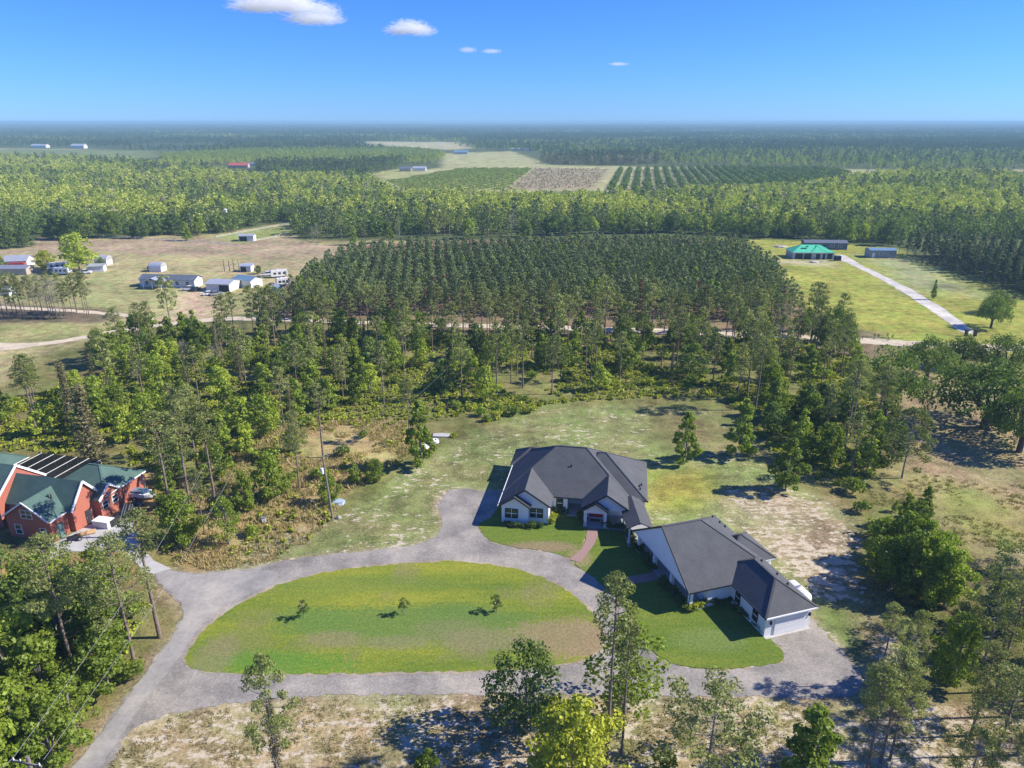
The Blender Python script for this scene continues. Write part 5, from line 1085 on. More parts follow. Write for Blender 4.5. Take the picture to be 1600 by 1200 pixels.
bm = [t.mesh for t in T['block_pine'][:4]]
scatter('pine_block', bm * 3 + [T['block_pine'][4].mesh, T['block_rust'][0].mesh][:1], pts[290:], rgn.uniform(0.82, 1.06, len(pts) - 290), 'remaining rows of dark planted pines in the block', 4)
# east pine block, planted tight along the pasture
be = U([(1400, 397), (1425, 396), (1520, 402), (1720, 414), (1760, 470), (1640, 470), (1600, 458), (1500, 426), (1440, 404)])
pts2 = []
for i in range(-120, 120):
    for j in range(-120, 120):
        x, y = i * 3.6, j * 2.9; pts2.append((x * math.cos(R(-35)) - y * math.sin(R(-35)) + 250, x * math.sin(R(-35)) + y * math.cos(R(-35)) + 300))
pts2 = np.array(pts2); pts2 = pts2[inside(pts2, be)] + 0; pts2 = pts2 + rgn.normal(size=pts2.shape) * 0.4
L['pine_east'] = leaf_mat('east_block_needles', (0.06, 0.085, 0.04), (0.19, 0.23, 0.11), 0.2)
east = [pine(180 + k, 11, .75, 1.7, 20, 18, 0.66, 0.008, 'pine_east', 'bark_grey', True, 0, 4, cone=.6, flat=0.75, rcl=(0.5, 0.8)) for k in range(3)]
scatter('east_pine_block', [t.mesh for t in east], pts2, rgn.uniform(0.85, 1.1, len(pts2)), 'tight rows of grey-green planted pines at the right edge', 5)

# ------------------------------------------------------------------ far woods
for nm, a, b_ in (('far_lime', (0.28, 0.34, 0.05), (0.54, 0.56, 0.12)), ('far_green', (0.17, 0.25, 0.04), (0.41, 0.48, 0.10)), ('far_dark', (0.075, 0.13, 0.03), (0.25, 0.32, 0.07)), ('far_grey', (0.18, 0.18, 0.11), (0.34, 0.33, 0.21)), ('far_pine', (0.07, 0.11, 0.04), (0.18, 0.22, 0.09))):
    L[nm] = leaf_mat(nm + '_leaves', a, b_, 0.3)
def fardec(seed, leaf, h=11, r=3.6, n=22, per=11, size=1.1): return broad(seed, h, r, .05, n, per, size, leaf, pointy=.1, limbs=2, one=True, sides=3, rcl=(.3, .45)).mesh
def farpine(seed, leaf='far_pine', h=14): return pine(seed, h, .6, 2.0, 10, 14, 1.1, 0.01, leaf, 'bark_grey', True, 0, 3, rcl=(.8, 1.2)).mesh
FD = {'lime': [fardec(200, 'far_lime'), fardec(201, 'far_lime', 12, 4)], 'green': [fardec(202, 'far_green'), fardec(203, 'far_green', 12, 3.4)], 'dark': [fardec(204, 'far_dark'), fardec(205, 'far_dark', 10, 4.4)], 'grey': [fardec(206, 'far_grey', 11, 3.4)], 'pine': [farpine(207), farpine(208, h=16)]}
FIELDS = [U([(600, 286), (600, 266), (690, 258), (700, 234), (800, 232), (860, 256), (1460, 266), (1500, 262), (1720, 268), (1720, 292), (1530, 277), (1440, 270), (1330, 277), (1250, 292), (1000, 300), (850, 302), (780, 300), (640, 301)]), U([(-200, 240), (0, 236), (140, 232), (140, 240), (0, 244)]), U([(330, 372), (460, 350), (462, 366), (380, 382)])]
F1 = [(-500, 388), (0, 376), (60, 366), (360, 366), (440, 345), (458, 352), (465, 372), (700, 370), (900, 362), (1150, 368), (1240, 372), (1400, 382), (1430, 372), (1560, 374), (1800, 380), (2000, 380), (2000, 262), (1440, 276), (1330, 286), (1250, 304), (1000, 314), (840, 318), (640, 318), (590, 300), (570, 284), (400, 284), (300, 266), (100, 252), (-500, 246)]
P1 = fill(F1, 6.6, seed=21, avoid=FIELDS)
fn = wob(P1, 60, 2) * 0.5 + wob(P1, 21, 4) * 0.35 + np.random.default_rng(9).normal(size=len(P1)) * 0.42
d1 = np.hypot(P1[:, 0] * 0.4, P1[:, 1])
edge = -sdf(P1, un_np(F1)) > -22
band = np.clip((P1[:, 1] - 430) / 120, 0, 1)
dk = (fn < -0.35) | (edge & (P1[:, 1] < 470) & (fn < 0.9)) | (P1[:, 1] < 430) & (fn < 0.45)
lm = (~dk) & (fn > 0.12); gy_ = (~dk) & (~lm) & (np.random.default_rng(4).uniform(size=len(P1)) < 0.22); gr = ~(dk | lm | gy_)
rg2 = np.random.default_rng(8)
for nm, mk, ms, lb in (('lime_wood', lm, FD['lime'], 'yellow-green spring canopy of the wood beyond the pine block'), ('grey_wood', gy_, FD['grey'], 'greyish half-bare trees scattered through the far wood'), ('green_wood', gr, FD['green'], 'mid green canopy of the wood beyond the pine block'), ('dark_wood', dk, FD['dark'] + FD['pine'][:1], 'dark evergreen trees of the wood beyond the pine block')):
    scatter(nm, ms, P1[mk], rg2.uniform(0.75, 1.2, mk.sum()), lb, 30)
# its front row, tree by tree
rg = random.Random(12)
line = [(62, 372), (150, 368), (470, 384), (560, 384), (640, 381), (720, 378), (800, 374), (900, 367), (1000, 366), (1100, 368), (1240, 374), (1400, 387)]
for a, b_ in zip(line[2:-1], line[3:]):
    A2, B2 = Vector(un(*a)), Vector(un(*b_)); k = int((B2 - A2).length / 7)
    for j in range(k):
        p = A2.lerp(B2, (j + rg.uniform(0, 1)) / k) + Vector((0, rg.uniform(0, 14))); 
        west = a[0] < 760; kd = rg.choice(('pine', 'pine', 'bare', 'oak') if west else ('dark_oak', 'oak', 'dark_oak', 'lime'))
        hh = {'pine': 14, 'bare': 11, 'oak': 11, 'dark_oak': 12, 'lime': 10}[kd] * rg.uniform(0.75, 1.15)
        nm = {'pine': 'grey-green pine', 'bare': 'leafless grey tree', 'oak': 'green oak', 'dark_oak': 'dark round oak', 'lime': 'pale green tree'}[kd]
        put(kd, p.x, p.y, h=hh, label=nm + (' in the tree line at the left behind the pine block' if west else ' in the tree line along the far pasture edge'), group=nm + 's of the ' + ('left' if west else 'far') + ' tree line')
# orchards
def rows(pxpoly, ang, a, b_, seed, jit=0.4):
    poly = U(pxpoly); c0 = poly.mean(0); q = []
    for i in range(-200, 200):
        for j in range(-200, 200):
            x, y = i * a, j * b_; q.append((x * math.cos(ang) - y * math.sin(ang) + c0[0], x * math.sin(ang) + y * math.cos(ang) + c0[1]))
    q = np.array(q); q = q[inside(q, poly)]; return q + np.random.default_rng(seed).normal(size=q.shape) * jit
o1 = rows([(965, 266), (1040, 264), (1100, 262), (1290, 264), (1330, 272), (1240, 290), (1000, 299), (940, 297)], R(80), 5.6, 11, 1, 0.5); o1 = o1[np.argsort(o1[:, 1])]
for p in o1[:280]: put('citrus', p[0], p[1], h=random.uniform(4.2, 5.6), label=('near', 'mid', 'far')[min(2, int((p[1] - o1[0][1]) / max(1, o1[min(279, len(o1) - 1)][1] - o1[0][1]) * 3))] + ' dark citrus tree in the ' + ('leftmost', 'left', 'middle', 'right', 'rightmost')[max(0, min(4, int((p[0] / p[1] - 0.10) / 0.08)))] + ' rows of the orchard', group='citrus trees of the right-hand orchard', cat='tree', fat=1.25)
scatter('citrus_rows', [t.mesh for t in T['citrus']], o1[280:], np.random.default_rng(1).uniform(1.2, 1.55, max(0, len(o1) - 280)), 'farther rows of dark citrus trees in the orchard', 6, 1.0)
o2 = rows([(604, 283), (722, 263), (832, 263), (790, 296), (700, 299), (640, 300)], R(63), 3.2, 12, 2, 0.3)
scatter('young_orchard_rows', [broad(175, 3.6, 1.9, .0, 12, 12, 0.75, 'oak', pointy=.0, limbs=2, one=True, sides=3, rcl=(.4, .55)).mesh], o2, np.random.default_rng(2).uniform(0.8, 1.05, len(o2)), 'rows of young green citrus bushes in the left orchard', 7, 0.5)
o3 = rows([(838, 264), (950, 265), (925, 294), (790, 296)], R(63), 4.5, 12, 3, 0.5)
scatter('grey_orchard_rows', [T['citrus'][0].mesh, FD['grey'][0]], o3, np.random.default_rng(3).uniform(0.18, 0.3, len(o3)), 'rows of small greyish saplings in the bare orchard', 8, 1.0)
# stands between the fields
L['far_blue'] = leaf_mat('distant_pine_needles', (0.055, 0.095, 0.045), (0.16, 0.21, 0.09), 0.2)
fp = [farpine(220 + k, 'far_blue', 13 + k) for k in range(2)]; fl = [farpine(224, 'far_green', 10), fardec(225, 'far_lime', 8, 2.6, 12, 8, 1.3)]
def stand(name, poly, sp, ms, sc, lb, seed, avoid=FIELDS):
    q = fill(poly, sp, seed=seed, avoid=avoid); r_ = np.random.default_rng(seed); scatter(name, ms, q, r_.uniform(sc[0], sc[1], len(q)), lb, seed)
stand('young_pine_stand', [(250, 246), (400, 238), (560, 233), (640, 236), (700, 243), (680, 255), (560, 258), (380, 256), (260, 258)], 7, fl, (0.8, 1.1), 'light green young pine stand on the left middle distance', 41)
stand('dark_pine_stand', [(400, 264), (560, 262), (640, 256), (610, 268), (560, 278), (480, 280), (400, 276)], 7, fp + FD['dark'][:1], (0.9, 1.2), 'dark pine stand left of the orchard', 42, [])
stand('field_edge_pines', [(840, 254), (900, 250), (960, 246), (1010, 249), (1042, 256), (980, 258), (860, 257)], 8, fp + FD['grey'], (0.9, 1.3), 'dark copse of pines above the citrus orchard', 43, [])
stand('right_pine_plain', [(1010, 256), (1440, 264), (1720, 262), (2400, 262), (2400, 222), (1300, 222), (960, 228), (1000, 245)], 11, fp + fl + FD['green'][:1], (0.7, 1.1), 'wide plain of planted pines on the right toward the horizon', 44, FIELDS[:1])
def grove(seed, ms, n, rad, name):
    r_ = np.random.default_rng(seed); parts_V = []; fs = []; mis = []; b = 0; mats = []
    for k in range(n):
        m = ms[k % len(ms)]; V = np.empty(len(m.vertices) * 3, np.float32); m.vertices.foreach_get('co', V); V = V.reshape(-1, 3)
        keep = np.empty(len(m.loops), np.int32); m.loops.foreach_get('vertex_index', keep)
        tot = np.empty(len(m.polygons), np.int32); m.polygons.foreach_get('loop_total', tot); mi = np.empty(len(m.polygons), np.int32); m.polygons.foreach_get('material_index', mi)
        F = keep.reshape(-1, 4) if (tot == 4).all() else None
        if F is None: continue
        sel = mi == 1; F = F[sel]; sel2 = r_.uniform(size=len(F)) < 0.35; F = F[sel2]
        s = r_.uniform(0.8, 1.2); a = r_.uniform(0, 6.28); rr = rad * math.sqrt(r_.uniform()); th = r_.uniform(0, 6.28)
        R2 = np.array([[math.cos(a), -math.sin(a), 0], [math.sin(a), math.cos(a), 0], [0, 0, 1]])
        cen = V[F].mean(1, keepdims=True); Q = (V[F] - cen) * 1.7 + cen; Q = Q.reshape(-1, 3) @ R2.T * s + [rr * math.cos(th), rr * math.sin(th), 0]
        parts_V.append(Q); fs.append(np.arange(len(Q)).reshape(-1, 4) + b); b += len(Q)
        mt = m.materials[1]
        if mt not in mats: mats.append(mt)
        mis.append(np.full(len(Q) // 4, mats.index(mt)))
    return np_mesh(name, np.concatenate(parts_V), np.concatenate(fs), mats, np.concatenate(mis))
GA = [grove(k, fp, 26, 42, 'pine_grove') for k in range(2)]; GB = [grove(10 + k, fp + FD['dark'], 24, 42, 'dark_grove') for k in range(2)]; GC = [grove(20 + k, FD['green'] + FD['grey'] + fp[:1], 24, 42, 'mixed_grove') for k in range(2)]
far = []
FARF = [U([(555, 229), (560, 221), (720, 222), (745, 232), (800, 236), (1080, 252), (800, 262), (690, 262)]), U([(170, 238), (195, 229), (260, 227.5), (335, 226.5), (355, 229.5), (340, 236)]), U([(-600, 229), (20, 229), (170, 229), (170, 243), (-600, 243)]), U([(1075, 205.5), (1150, 206), (1150, 209), (1060, 209)]), U([(880, 208), (1000, 207.2), (1000, 209), (880, 210)])]
Q = []
y = 1500.0; rgf = np.random.default_rng(77)
while y < 13000:
    st = 52 + (y - 1500) * 0.016; hw = y * 0.80 + 300; n = int(2 * hw / st); xs = np.linspace(-hw, hw, n) + rgf.uniform(-.4, .4, n) * st
    Q.append(np.stack([xs, y + rgf.uniform(-.4, .4, n) * st], 1)); y += st
Q = np.concatenate(Q)
for a in FARF: Q = Q[~inside(Q, a)]
fsz = 1.0 + (Q[:, 1] - 1500) / 9000
w3 = wob(Q, 420, 3) + wob(Q, 150, 6) * 0.6 + rgf.normal(size=len(Q)) * 0.35
gap = wob(Q, 300, 9) + wob(Q * np.array([0.3, 1.0]), 120, 2) * 0.7 > 1.25
Q2 = Q[~gap]; w3 = w3[~gap]; fsz = fsz[~gap]
for nm, mk, ms, lb in (('distant_pine_woods', w3 < -0.1, GA, 'distant blue-green pine woods below the horizon'), ('distant_dark_woods', (w3 >= -0.1) & (w3 < 0.6), GB, 'distant dark woods below the horizon'), ('distant_mixed_woods', w3 >= 0.6, GC, 'distant paler mixed woods below the horizon')):
    scatter(nm, ms, Q2[mk], fsz[mk], lb, 50)

# ------------------------------------------------------------------ ground cover
def clear(P, polys):
    for a in polys: P = P[~inside(P, a)]
    return P
YD = U(YARD)
under_z = [(-100, 1240), (-100, 640), (60, 615), (250, 555), (420, 540), (640, 520), (1250, 530), (1380, 575), (1420, 700), (1340, 765), (1250, 745), (1190, 690), (1130, 620), (1000, 622), (870, 630), (740, 668), (650, 712), (560, 760), (420, 860), (300, 880), (220, 960), (210, 1040), (100, 1150), (0, 1300)]
dryz = [(255, 700), (430, 660), (560, 655), (650, 660), (655, 700), (600, 735), (545, 770), (505, 830), (440, 875), (340, 892), (270, 880), (240, 800)]
GU = fill(under_z, 1.35, seed=31, avoid=HOUSES + [DRV, U(dryz), U([(150, 735), (250, 735), (240, 860), (230, 900), (120, 870)])])
gn = wob(GU, 11, 3) + wob(GU, 4, 5) * 0.5
GU = GU[gn > -0.45]
mkp = [bush(300 + k, 0.9, 0.55, 5, 16, 0.30, 'under').mesh for k in range(4)]
scatter('undergrowth', mkp, GU, rng.uniform(0.6, 1.5, len(GU)), 'yellow-green and brown undergrowth covering the woods floor', 61)
def tuft(seed, leaf, n=26, h=0.5, r=0.35, w=0.10):
    r_ = np.random.default_rng(seed); V = []; F = []
    for k in range(n):
        a = r_.uniform(0, 6.28); q = r * math.sqrt(r_.uniform()); x, y_ = q * math.cos(a), q * math.sin(a); hh = h * r_.uniform(0.5, 1.1); b = r_.uniform(0, 6.28); dx, dy = math.cos(b) * w / 2, math.sin(b) * w / 2; lx, ly = r_.normal() * h * 0.3, r_.normal() * h * 0.3
        i = len(V); V += [(x - dx, y_ - dy, 0), (x + dx, y_ + dy, 0), (x + dx * .6 + lx, y_ + dy * .6 + ly, hh), (x - dx * .6 + lx, y_ - dy * .6 + ly, hh)]; F.append((i, i + 1, i + 2, i + 3))
    return np_mesh('tuft', np.array(V), np.array(F), [L[leaf]])
dryz = [(255, 700), (430, 660), (560, 655), (650, 660), (655, 700), (600, 735), (545, 770), (505, 830), (440, 875), (340, 892), (270, 880), (240, 800)]
GD = fill(dryz, 0.75, seed=33, avoid=[DRV]); GD = GD[(wob(GD, 7, 4) + wob(GD, 2.6, 2) * 0.6) > -0.35]
scatter('tall_dry_grass', [tuft(k, 'dry', 26, 0.42, 0.42, 0.08) for k in range(3)] + [tuft(7, 'turf', 22, 0.35, 0.4, 0.09), bush(310, 0.5, 0.5, 4, 14, 0.22, 'under').mesh], GD, rng.uniform(0.6, 1.5, len(GD)) ** 1.3, 'tall straw-coloured grass of the clearing', 62)
btm = [(170, 1190), (240, 1126), (430, 1096), (700, 1088), (1000, 1092), (1345, 1096), (1500, 1110), (1750, 1200), (1750, 1500), (60, 1400)]
GT = fill(btm, 0.62, seed=35, avoid=[DRV]); GT = GT[(wob(GT, 2.1, 4) + wob(GT, 0.9, 2) * 0.8) > -0.3]
scatter('rough_grass', [tuft(10 + k, 'turf', 14, 0.17, 0.26, 0.07) for k in range(3)], GT, rng.uniform(0.6, 1.3, len(GT)), 'rough tan grass tufts of the strip below the drive', 63)
fe = [(1345, 760), (1440, 740), (1640, 760), (1700, 900), (1500, 880), (1440, 960), (1400, 1060), (1350, 1040), (1345, 960)]
GE = fill(fe, 1.1, seed=36, avoid=HOUSES); GE = GE[(wob(GE, 4, 4) + wob(GE, 1.5, 2) * 0.8) > 0.0]
scatter('field_grass', [tuft(20 + k, 'turf', 16, 0.3, 0.4, 0.10) for k in range(3)], GE, rng.uniform(0.6, 1.4, len(GE)), 'patchy green and tan grass of the brown field', 64)
# ------------------------------------------------------------------ hedges round the white buildings
def hedge(pts, n, lab, grp, kind='hedge', jit=0.25, h=(0.7, 1.15)):
    W = [Vector(un(*p)) for p in pts]; seg = [(W[i + 1] - W[i]).length for i in range(len(W) - 1)]; tot = sum(seg)
    for k in range(n):
        s = tot * (k + 0.5) / n
        for i, l in enumerate(seg):
            if s <= l: p = W[i].lerp(W[i + 1], s / l); break
            s -= l
        put(kind, p.x + random.uniform(-jit, jit), p.y + random.uniform(-jit, jit), h=random.uniform(*h), label=lab, cat='shrub', group=grp, fat=1.1)
hedge([(786, 821), (820, 824), (850, 824)], 11, 'dark green shrub in the bed under the left gable windows', 'shrubs under the left gable')
hedge([(866, 803), (884, 803)], 4, 'dark green shrub below the single front window', 'shrubs below the single window', h=(1.0, 1.5))
hedge([(907, 806), (909, 822)], 4, 'dark green shrub left of the red door porch', 'shrubs left of the porch', h=(1.0, 1.5))
hedge([(944, 824), (975, 827), (984, 838), (992, 856), (1008, 875), (1022, 893)], 19, 'dark green shrub in the curved hedge along the garage portico', 'curved hedge along the portico', h=(0.9, 1.4))
hedge([(1032, 908), (1046, 922), (1058, 934), (1070, 946)], 10, 'dark green shrub in the hedge south of the garage path', 'hedge south of the garage path', h=(0.9, 1.3))
hedge([(1102, 946), (1140, 942)], 7, 'dark green shrub along the garage front wall', 'shrubs along the garage front wall', h=(0.9, 1.4))
hedge([(1147, 946), (1160, 958), (1176, 974), (1188, 988)], 11, 'dark green shrub along the garage wing wall', 'shrubs along the garage wing', h=(0.9, 1.4))
hedge([(860, 820), (866, 812)], 3, 'yellow variegated shrub at the inner corner of the left gable', 'yellow shrubs by the left gable', 'hedge_yellow', 0.15, (1.2, 1.6))
hedge([(820, 825), (850, 825)], 5, 'small yellow-green shrub in front of the left gable bed', 'small yellow shrubs by the left gable', 'hedge_yellow', 0.15, (0.45, 0.6))
hedge([(1068, 956), (1082, 953), (1096, 947)], 8, 'yellow flowering shrub at the front corner of the portico', 'yellow shrubs at the portico corner', 'hedge_yellow', 0.25, (0.9, 1.25))

# ------------------------------------------------------------------ utility poles and wires
x, y = un(520, 812); ph = height_at(520, 812, 714)
up = empty('utility_pole', (x, y, 0)); up.rotation_euler = (0, R(-3), 0); tag(up, 'grey utility pole with a white transformer at the clearing edge', 'utility pole')
MB().tube([(0, 0, 0), (0, 0, ph * 0.5), (0, 0, ph)], [0.18, 0.16, 0.12], 10).build('pole', M['wood'], up)
tz = ph * 0.80
tf = MB().tube([(-0.38, -0.1, tz - 0.5), (-0.38, -0.1, tz + 0.4), (-0.38, -0.1, tz + 0.46)], [0.24, 0.24, 0.12], 12).build('transformer', M['trim_white'], up); MB().tube([(-0.38, -0.1, tz + 0.46), (-0.38, -0.1, tz + 0.68)], [0.05, 0.05], 6).build('bushing', M['wood'], tf)
MB().tube([(0, 0, ph), (0, 0, ph + 0.3)], [0.05, 0.04], 6).build('insulator', M['galv'], up)
def line_sag(name, a, b, sag, label, r=0.018, mat='wire', group=None):
    a, b = Vector(a), Vector(b); pts = [a.lerp(b, t / 16) - Vector((0, 0, sag * 4 * (t / 16) * (1 - t / 16))) for t in range(17)]
    o = MB().tube(pts, r, 5).build(name, M[mat]); return tag(o, label, 'wire', group)
top = (x - 0.05 * ph, y, ph + 0.2)
# pole top with crossarm at the lower left corner
zc = 11.0; cxp, cyp = un(45, 1190, zc)
cp = empty('utility_pole', (cxp, cyp, 0), R(-12)); tag(cp, 'utility pole with a wooden crossarm at the lower left corner', 'utility pole')
MB().tube([(0, 0, 0), (0, 0, zc + 0.5)], [0.2, 0.14], 10).build('pole', M['wood'], cp)
ar = MB().box((-1.35, -0.24, zc - 0.08), (1.35, -0.13, zc + 0.1)).build('crossarm', M['wood'], cp)
for ix in (-1.2, -0.55, 1.2): MB().tube([(ix, -0.18, zc + 0.1), (ix, -0.18, zc + 0.32)], [0.06, 0.04], 8).build('insulator', M['trim_white'], ar)
MB().tube([(0.15, -0.4, zc - 1.5), (0.15, -0.4, zc - 0.6)], [0.2, 0.2], 10).build('transformer', M['galv'], cp)
e1 = un(262, 905, 9); line_sag('power_line', (cxp - 1.2, cyp, zc + 0.3), (e1[0] - 6, e1[1] + 26, 10.5), 1.2, 'upper power line running from the corner pole past the roadside pines')
line_sag('power_line', (cxp + 1.2, cyp, zc + 0.2), (e1[0] - 2, e1[1] + 26, 9.5), 1.2, 'lower power line running from the corner pole along the access road')
line_sag('power_line', (cxp - 1.2, cyp, zc + 0.3), (cxp - 9, cyp - 14, zc - 0.5), 0.3, 'power line leaving the corner pole toward the lower left')
e2 = un(700, 560, 8); line_sag('power_line', top, (e2[0], e2[1], 9.5), 1.6, 'left power line from the transformer pole into the woods', 0.014)
line_sag('power_line', (top[0] + 0.3, top[1], top[2] - 0.3), (e2[0] + 3, e2[1], 9.3), 1.9, 'right power line from the transformer pole into the woods', 0.014)

# ------------------------------------------------------------------ junk at the lawn edge
def boxy(name, px, py, dims, rz, mat, label, cat, lid=None, z=0):
    x, y = un(px, py); o = empty(name, (x, y, z), rz); tag(o, label, cat); w, d, h = dims
    MB().prism([(-w / 2, -d / 2), (w / 2, -d / 2), (w / 2 * 0.96, d / 2), (-w / 2 * 0.96, d / 2)], 'z', 0, h).build('body', mat, o)
    if lid: MB().box((-w / 2 - .05, -d / 2 - .05, h + 0.003), (w / 2 + .05, d / 2 + .05, h + 0.1)).build('lid', lid, o)
    return o
boxy('storage_crate', 668, 704, (1.6, 2.2, 1.0), R(-35), M['orange'], 'orange crate with a white lid at the back lawn edge', 'crate', M['white'])
x, y = un(680, 691); ld = empty('satellite_dish', (x, y, 0), R(20)); tag(ld, 'white dish-like drum lying on junk behind the orange crate', 'drum')
MB().tube([(0, 0, 0), (0, 0, 0.5), (0.02, 0, 0.55)], [0.75, 0.75, 0.5], 16).build('drum_body', M['white'], ld); MB().tube([(0, 0, 0.551), (0, 0, 0.60)], [0.3, 0.3], 12).build('hub', M['dark'], ld)
x, y = un(689, 681); sl = MB().prism([(-1.6, -0.7), (1.5, -0.9), (1.7, 0.6), (0.2, 0.9), (-1.5, 0.7)], 'z', 0, 0.25).build('concrete_slab', M['concrete']); sl.location = (x, y, 0); tag(sl, 'pale broken slab leaning furthest back in the junk row', 'slab')
def lump(name, px, py, r, hgt, mat, label, cat, seed=1, n=9):
    r_ = random.Random(seed); x, y = un(px, py); mb = MB(); rings = 4; V = []; F = []
    for i in range(rings + 1):
        for k in range(n):
            t = i / rings; rr = r * math.cos(t * 1.4) * r_.uniform(0.75, 1.15); a = 6.283 * k / n; V.append((rr * math.cos(a), rr * math.sin(a) * 0.7, hgt * math.sin(t * 1.5) * r_.uniform(0.85, 1.1)))
    for i in range(rings):
        for k in range(n): F.append((i * n + k, i * n + (k + 1) % n, (i + 1) * n + (k + 1) % n, (i + 1) * n + k))
    F.append(tuple(rings * n + k for k in range(n))); mb.faces(V, F); o = mb.build(name, mat); o.location = (x, y, 0); return tag(o, label, cat)
lump('tarp_heap', 527, 786, 1.5, 0.7, M['tarp'], 'crumpled blue grey tarp heap right of the utility pole', 'tarp', 3)
lump('boulder', 529, 810, 0.5, 0.5, M['stone'], 'pale boulder at the foot of the utility pole', 'boulder', 4)
lump('boulder', 514, 812, 0.9, 0.4, M['bark_dark'], 'dark stump heap left of the utility pole foot', 'stump', 5)
boxy('meter_box', 413, 816, (0.6, 0.5, 0.9), R(15), M['white'], 'small white utility box standing in the dry grass', 'utility box', M['galv'])
lump('rock_pile', 1219, 386, 3.6, 0.9, M['stone'], 'pale rock pile on the far end of the east pasture', 'rock pile', 6)
lump('rubble_pile', 1272, 410, 2.4, 0.7, M['concrete'], 'white rubble heap in front of the green-roofed house', 'rubble', 7)
boxy('dumpster', 1308, 407, (2.6, 2, 2.0), 0, M['dark'], 'black dumpster right of the green-roofed house', 'dumpster', M['carblack'])

# ------------------------------------------------------------------ vehicles
def wheels(parent, xs, ys, r=0.34, w=0.24):
    for x in xs:
        for y in ys:
            o = MB().tube([(x, y - w / 2, r), (x, y + w / 2, r)], [r, r], 14).build('wheel', M['rubber'], parent)
            MB().tube([(x, y - w / 2 - 0.012, r), (x, y + w / 2 + 0.012, r)], [r * 0.55, r * 0.55], 10).build('rim', M['galv'], o)
def car(px, py, rz, mat, label, kind='car'):
    x, y = un(px, py); o = empty('parked_car' if kind == 'car' else 'pickup_truck', (x, y, 0), rz); tag(o, label, 'car' if kind == 'car' else 'truck')
    if kind == 'car':
        body = [(-2.2, 0.3), (2.2, 0.3), (2.25, 0.65), (2.1, 0.85), (1.15, 0.98), (-1.9, 1.0), (-2.2, 0.85)]; cab = [(1.1, 0.98), (0.45, 1.45), (-1.2, 1.48), (-1.85, 1.0)]
    else:
        body = [(-2.7, 0.4), (2.7, 0.4), (2.75, 0.8), (2.6, 1.05), (1.5, 1.15), (0.6, 1.15), (-2.7, 1.12)]; cab = [(1.45, 1.15), (0.85, 1.75), (-0.5, 1.78), (-0.7, 1.13)]
    MB().prism(body, 'y', -0.88, 0.88).build('body', mat, o); g = MB().prism(cab, 'y', -0.76, 0.76).build('cabin_glass', M['glass'], o)
    zt = 1.46 if kind == 'car' else 1.76; MB().box((-1.15 if kind == 'car' else -0.5, -0.72, zt), (0.42 if kind == 'car' else 0.82, 0.72, zt + 0.06)).build('roof_panel', mat, o)
    wheels(o, (-1.4, 1.4) if kind == 'car' else (-1.8, 1.75), (-0.85, 0.85))
    for y in (-0.62, 0.62): MB().box((2.22 if kind == 'car' else 2.72, y - 0.16, 0.62), (2.30 if kind == 'car' else 2.80, y + 0.16, 0.78)).build('headlight', M['trim_white'], o)
    if kind != 'car': MB().box((-2.55, -0.74, 1.121), (-0.85, 0.74, 1.15)).build('load_bed', M['dark'], o)
    return o
car(296, 454, R(10), M['carwhite'], 'white pickup truck parked before the mobile home end', 'truck')
car(306, 454, R(80), M['carblack'], 'black car parked right of the white pickup at the mobile home', 'car')
car(328, 461, R(30), M['carwhite'], 'white car parked in front of the carport', 'car')
car(338, 461, R(40), M['carsilver'], 'silver car parked right of the white one by the carport', 'car')
car(10, 424, R(10), M['carsilver'], 'silver car beside the long low shed at the left edge', 'car')
car(418, 431, R(20), M['carwhite'], 'white pickup behind the striped barn near the trailers', 'truck')
car(132, 428, R(15), M['carwhite'], 'white pickup under the big pale tree', 'truck')
def trailer(px, py, rz, L_, label, mat='carwhite'):
    x, y = un(px, py); o = empty('travel_trailer', (x, y, 0), rz); tag(o, label, 'trailer'); h = 2.9
    MB().prism([(-L_ / 2, 0.6), (L_ / 2 - 0.5, 0.6), (L_ / 2, 1.2), (L_ / 2 - 0.1, h - 0.4), (L_ / 2 - 0.6, h), (-L_ / 2 + 0.2, h), (-L_ / 2, h - 0.3)], 'y', -1.2, 1.2).build('body', M[mat], o)
    for k in range(3): window(o, (-L_ / 2 + L_ * (k + 0.8) / 3.6, -1.2, 1.8), 0.8, 0.6, 'y-', 1, 'dark', sash=False)
    MB().box((L_ * 0.3, -1.24, 0.7), (L_ * 0.3 + 0.7, -1.203, 2.5)).build('door', M['galv'], o)
    wheels(o, (-0.5, 0.5), (-1.05, 1.05)); MB().bar((L_ / 2 - 0.6, 0, 0.5), (L_ / 2 + 1.0, 0, 0.5), 0.12).build('hitch', M['black'], o)
    MB().box((-1, -0.4, h + 0.003), (0, 0.4, h + 0.3)).build('roof_unit', M['offwhite'], o); return o
trailer(99, 429, R(-6), 6.5, 'white travel trailer with three windows left of the big pale tree')
trailer(92, 421, R(15), 7.5, 'white travel trailer parked behind the three-windowed one', 'offwhite')
trailer(437, 433, R(25), 6.5, 'white travel trailer at the corner of the pine block')
trailer(443, 446, R(30), 5.0, 'white box trailer half hidden by pines at the block corner', 'offwhite')
x, y = un(238, 420); tr = empty('red_tractor', (x, y, 0), R(10)); tag(tr, 'small red tractor beside scrub north of the mobile home', 'tractor')
MB().prism([(-1.5, 0.6), (1.6, 0.6), (1.6, 1.2), (0.2, 1.35), (-0.2, 1.0), (-1.5, 1.1)], 'y', -0.4, 0.4).build('body', M['redpaint'], tr); wheels(tr, (-1.0,), (-0.75, 0.75), 0.75, 0.35); wheels(tr, (1.2,), (-0.65, 0.65), 0.42, 0.25)
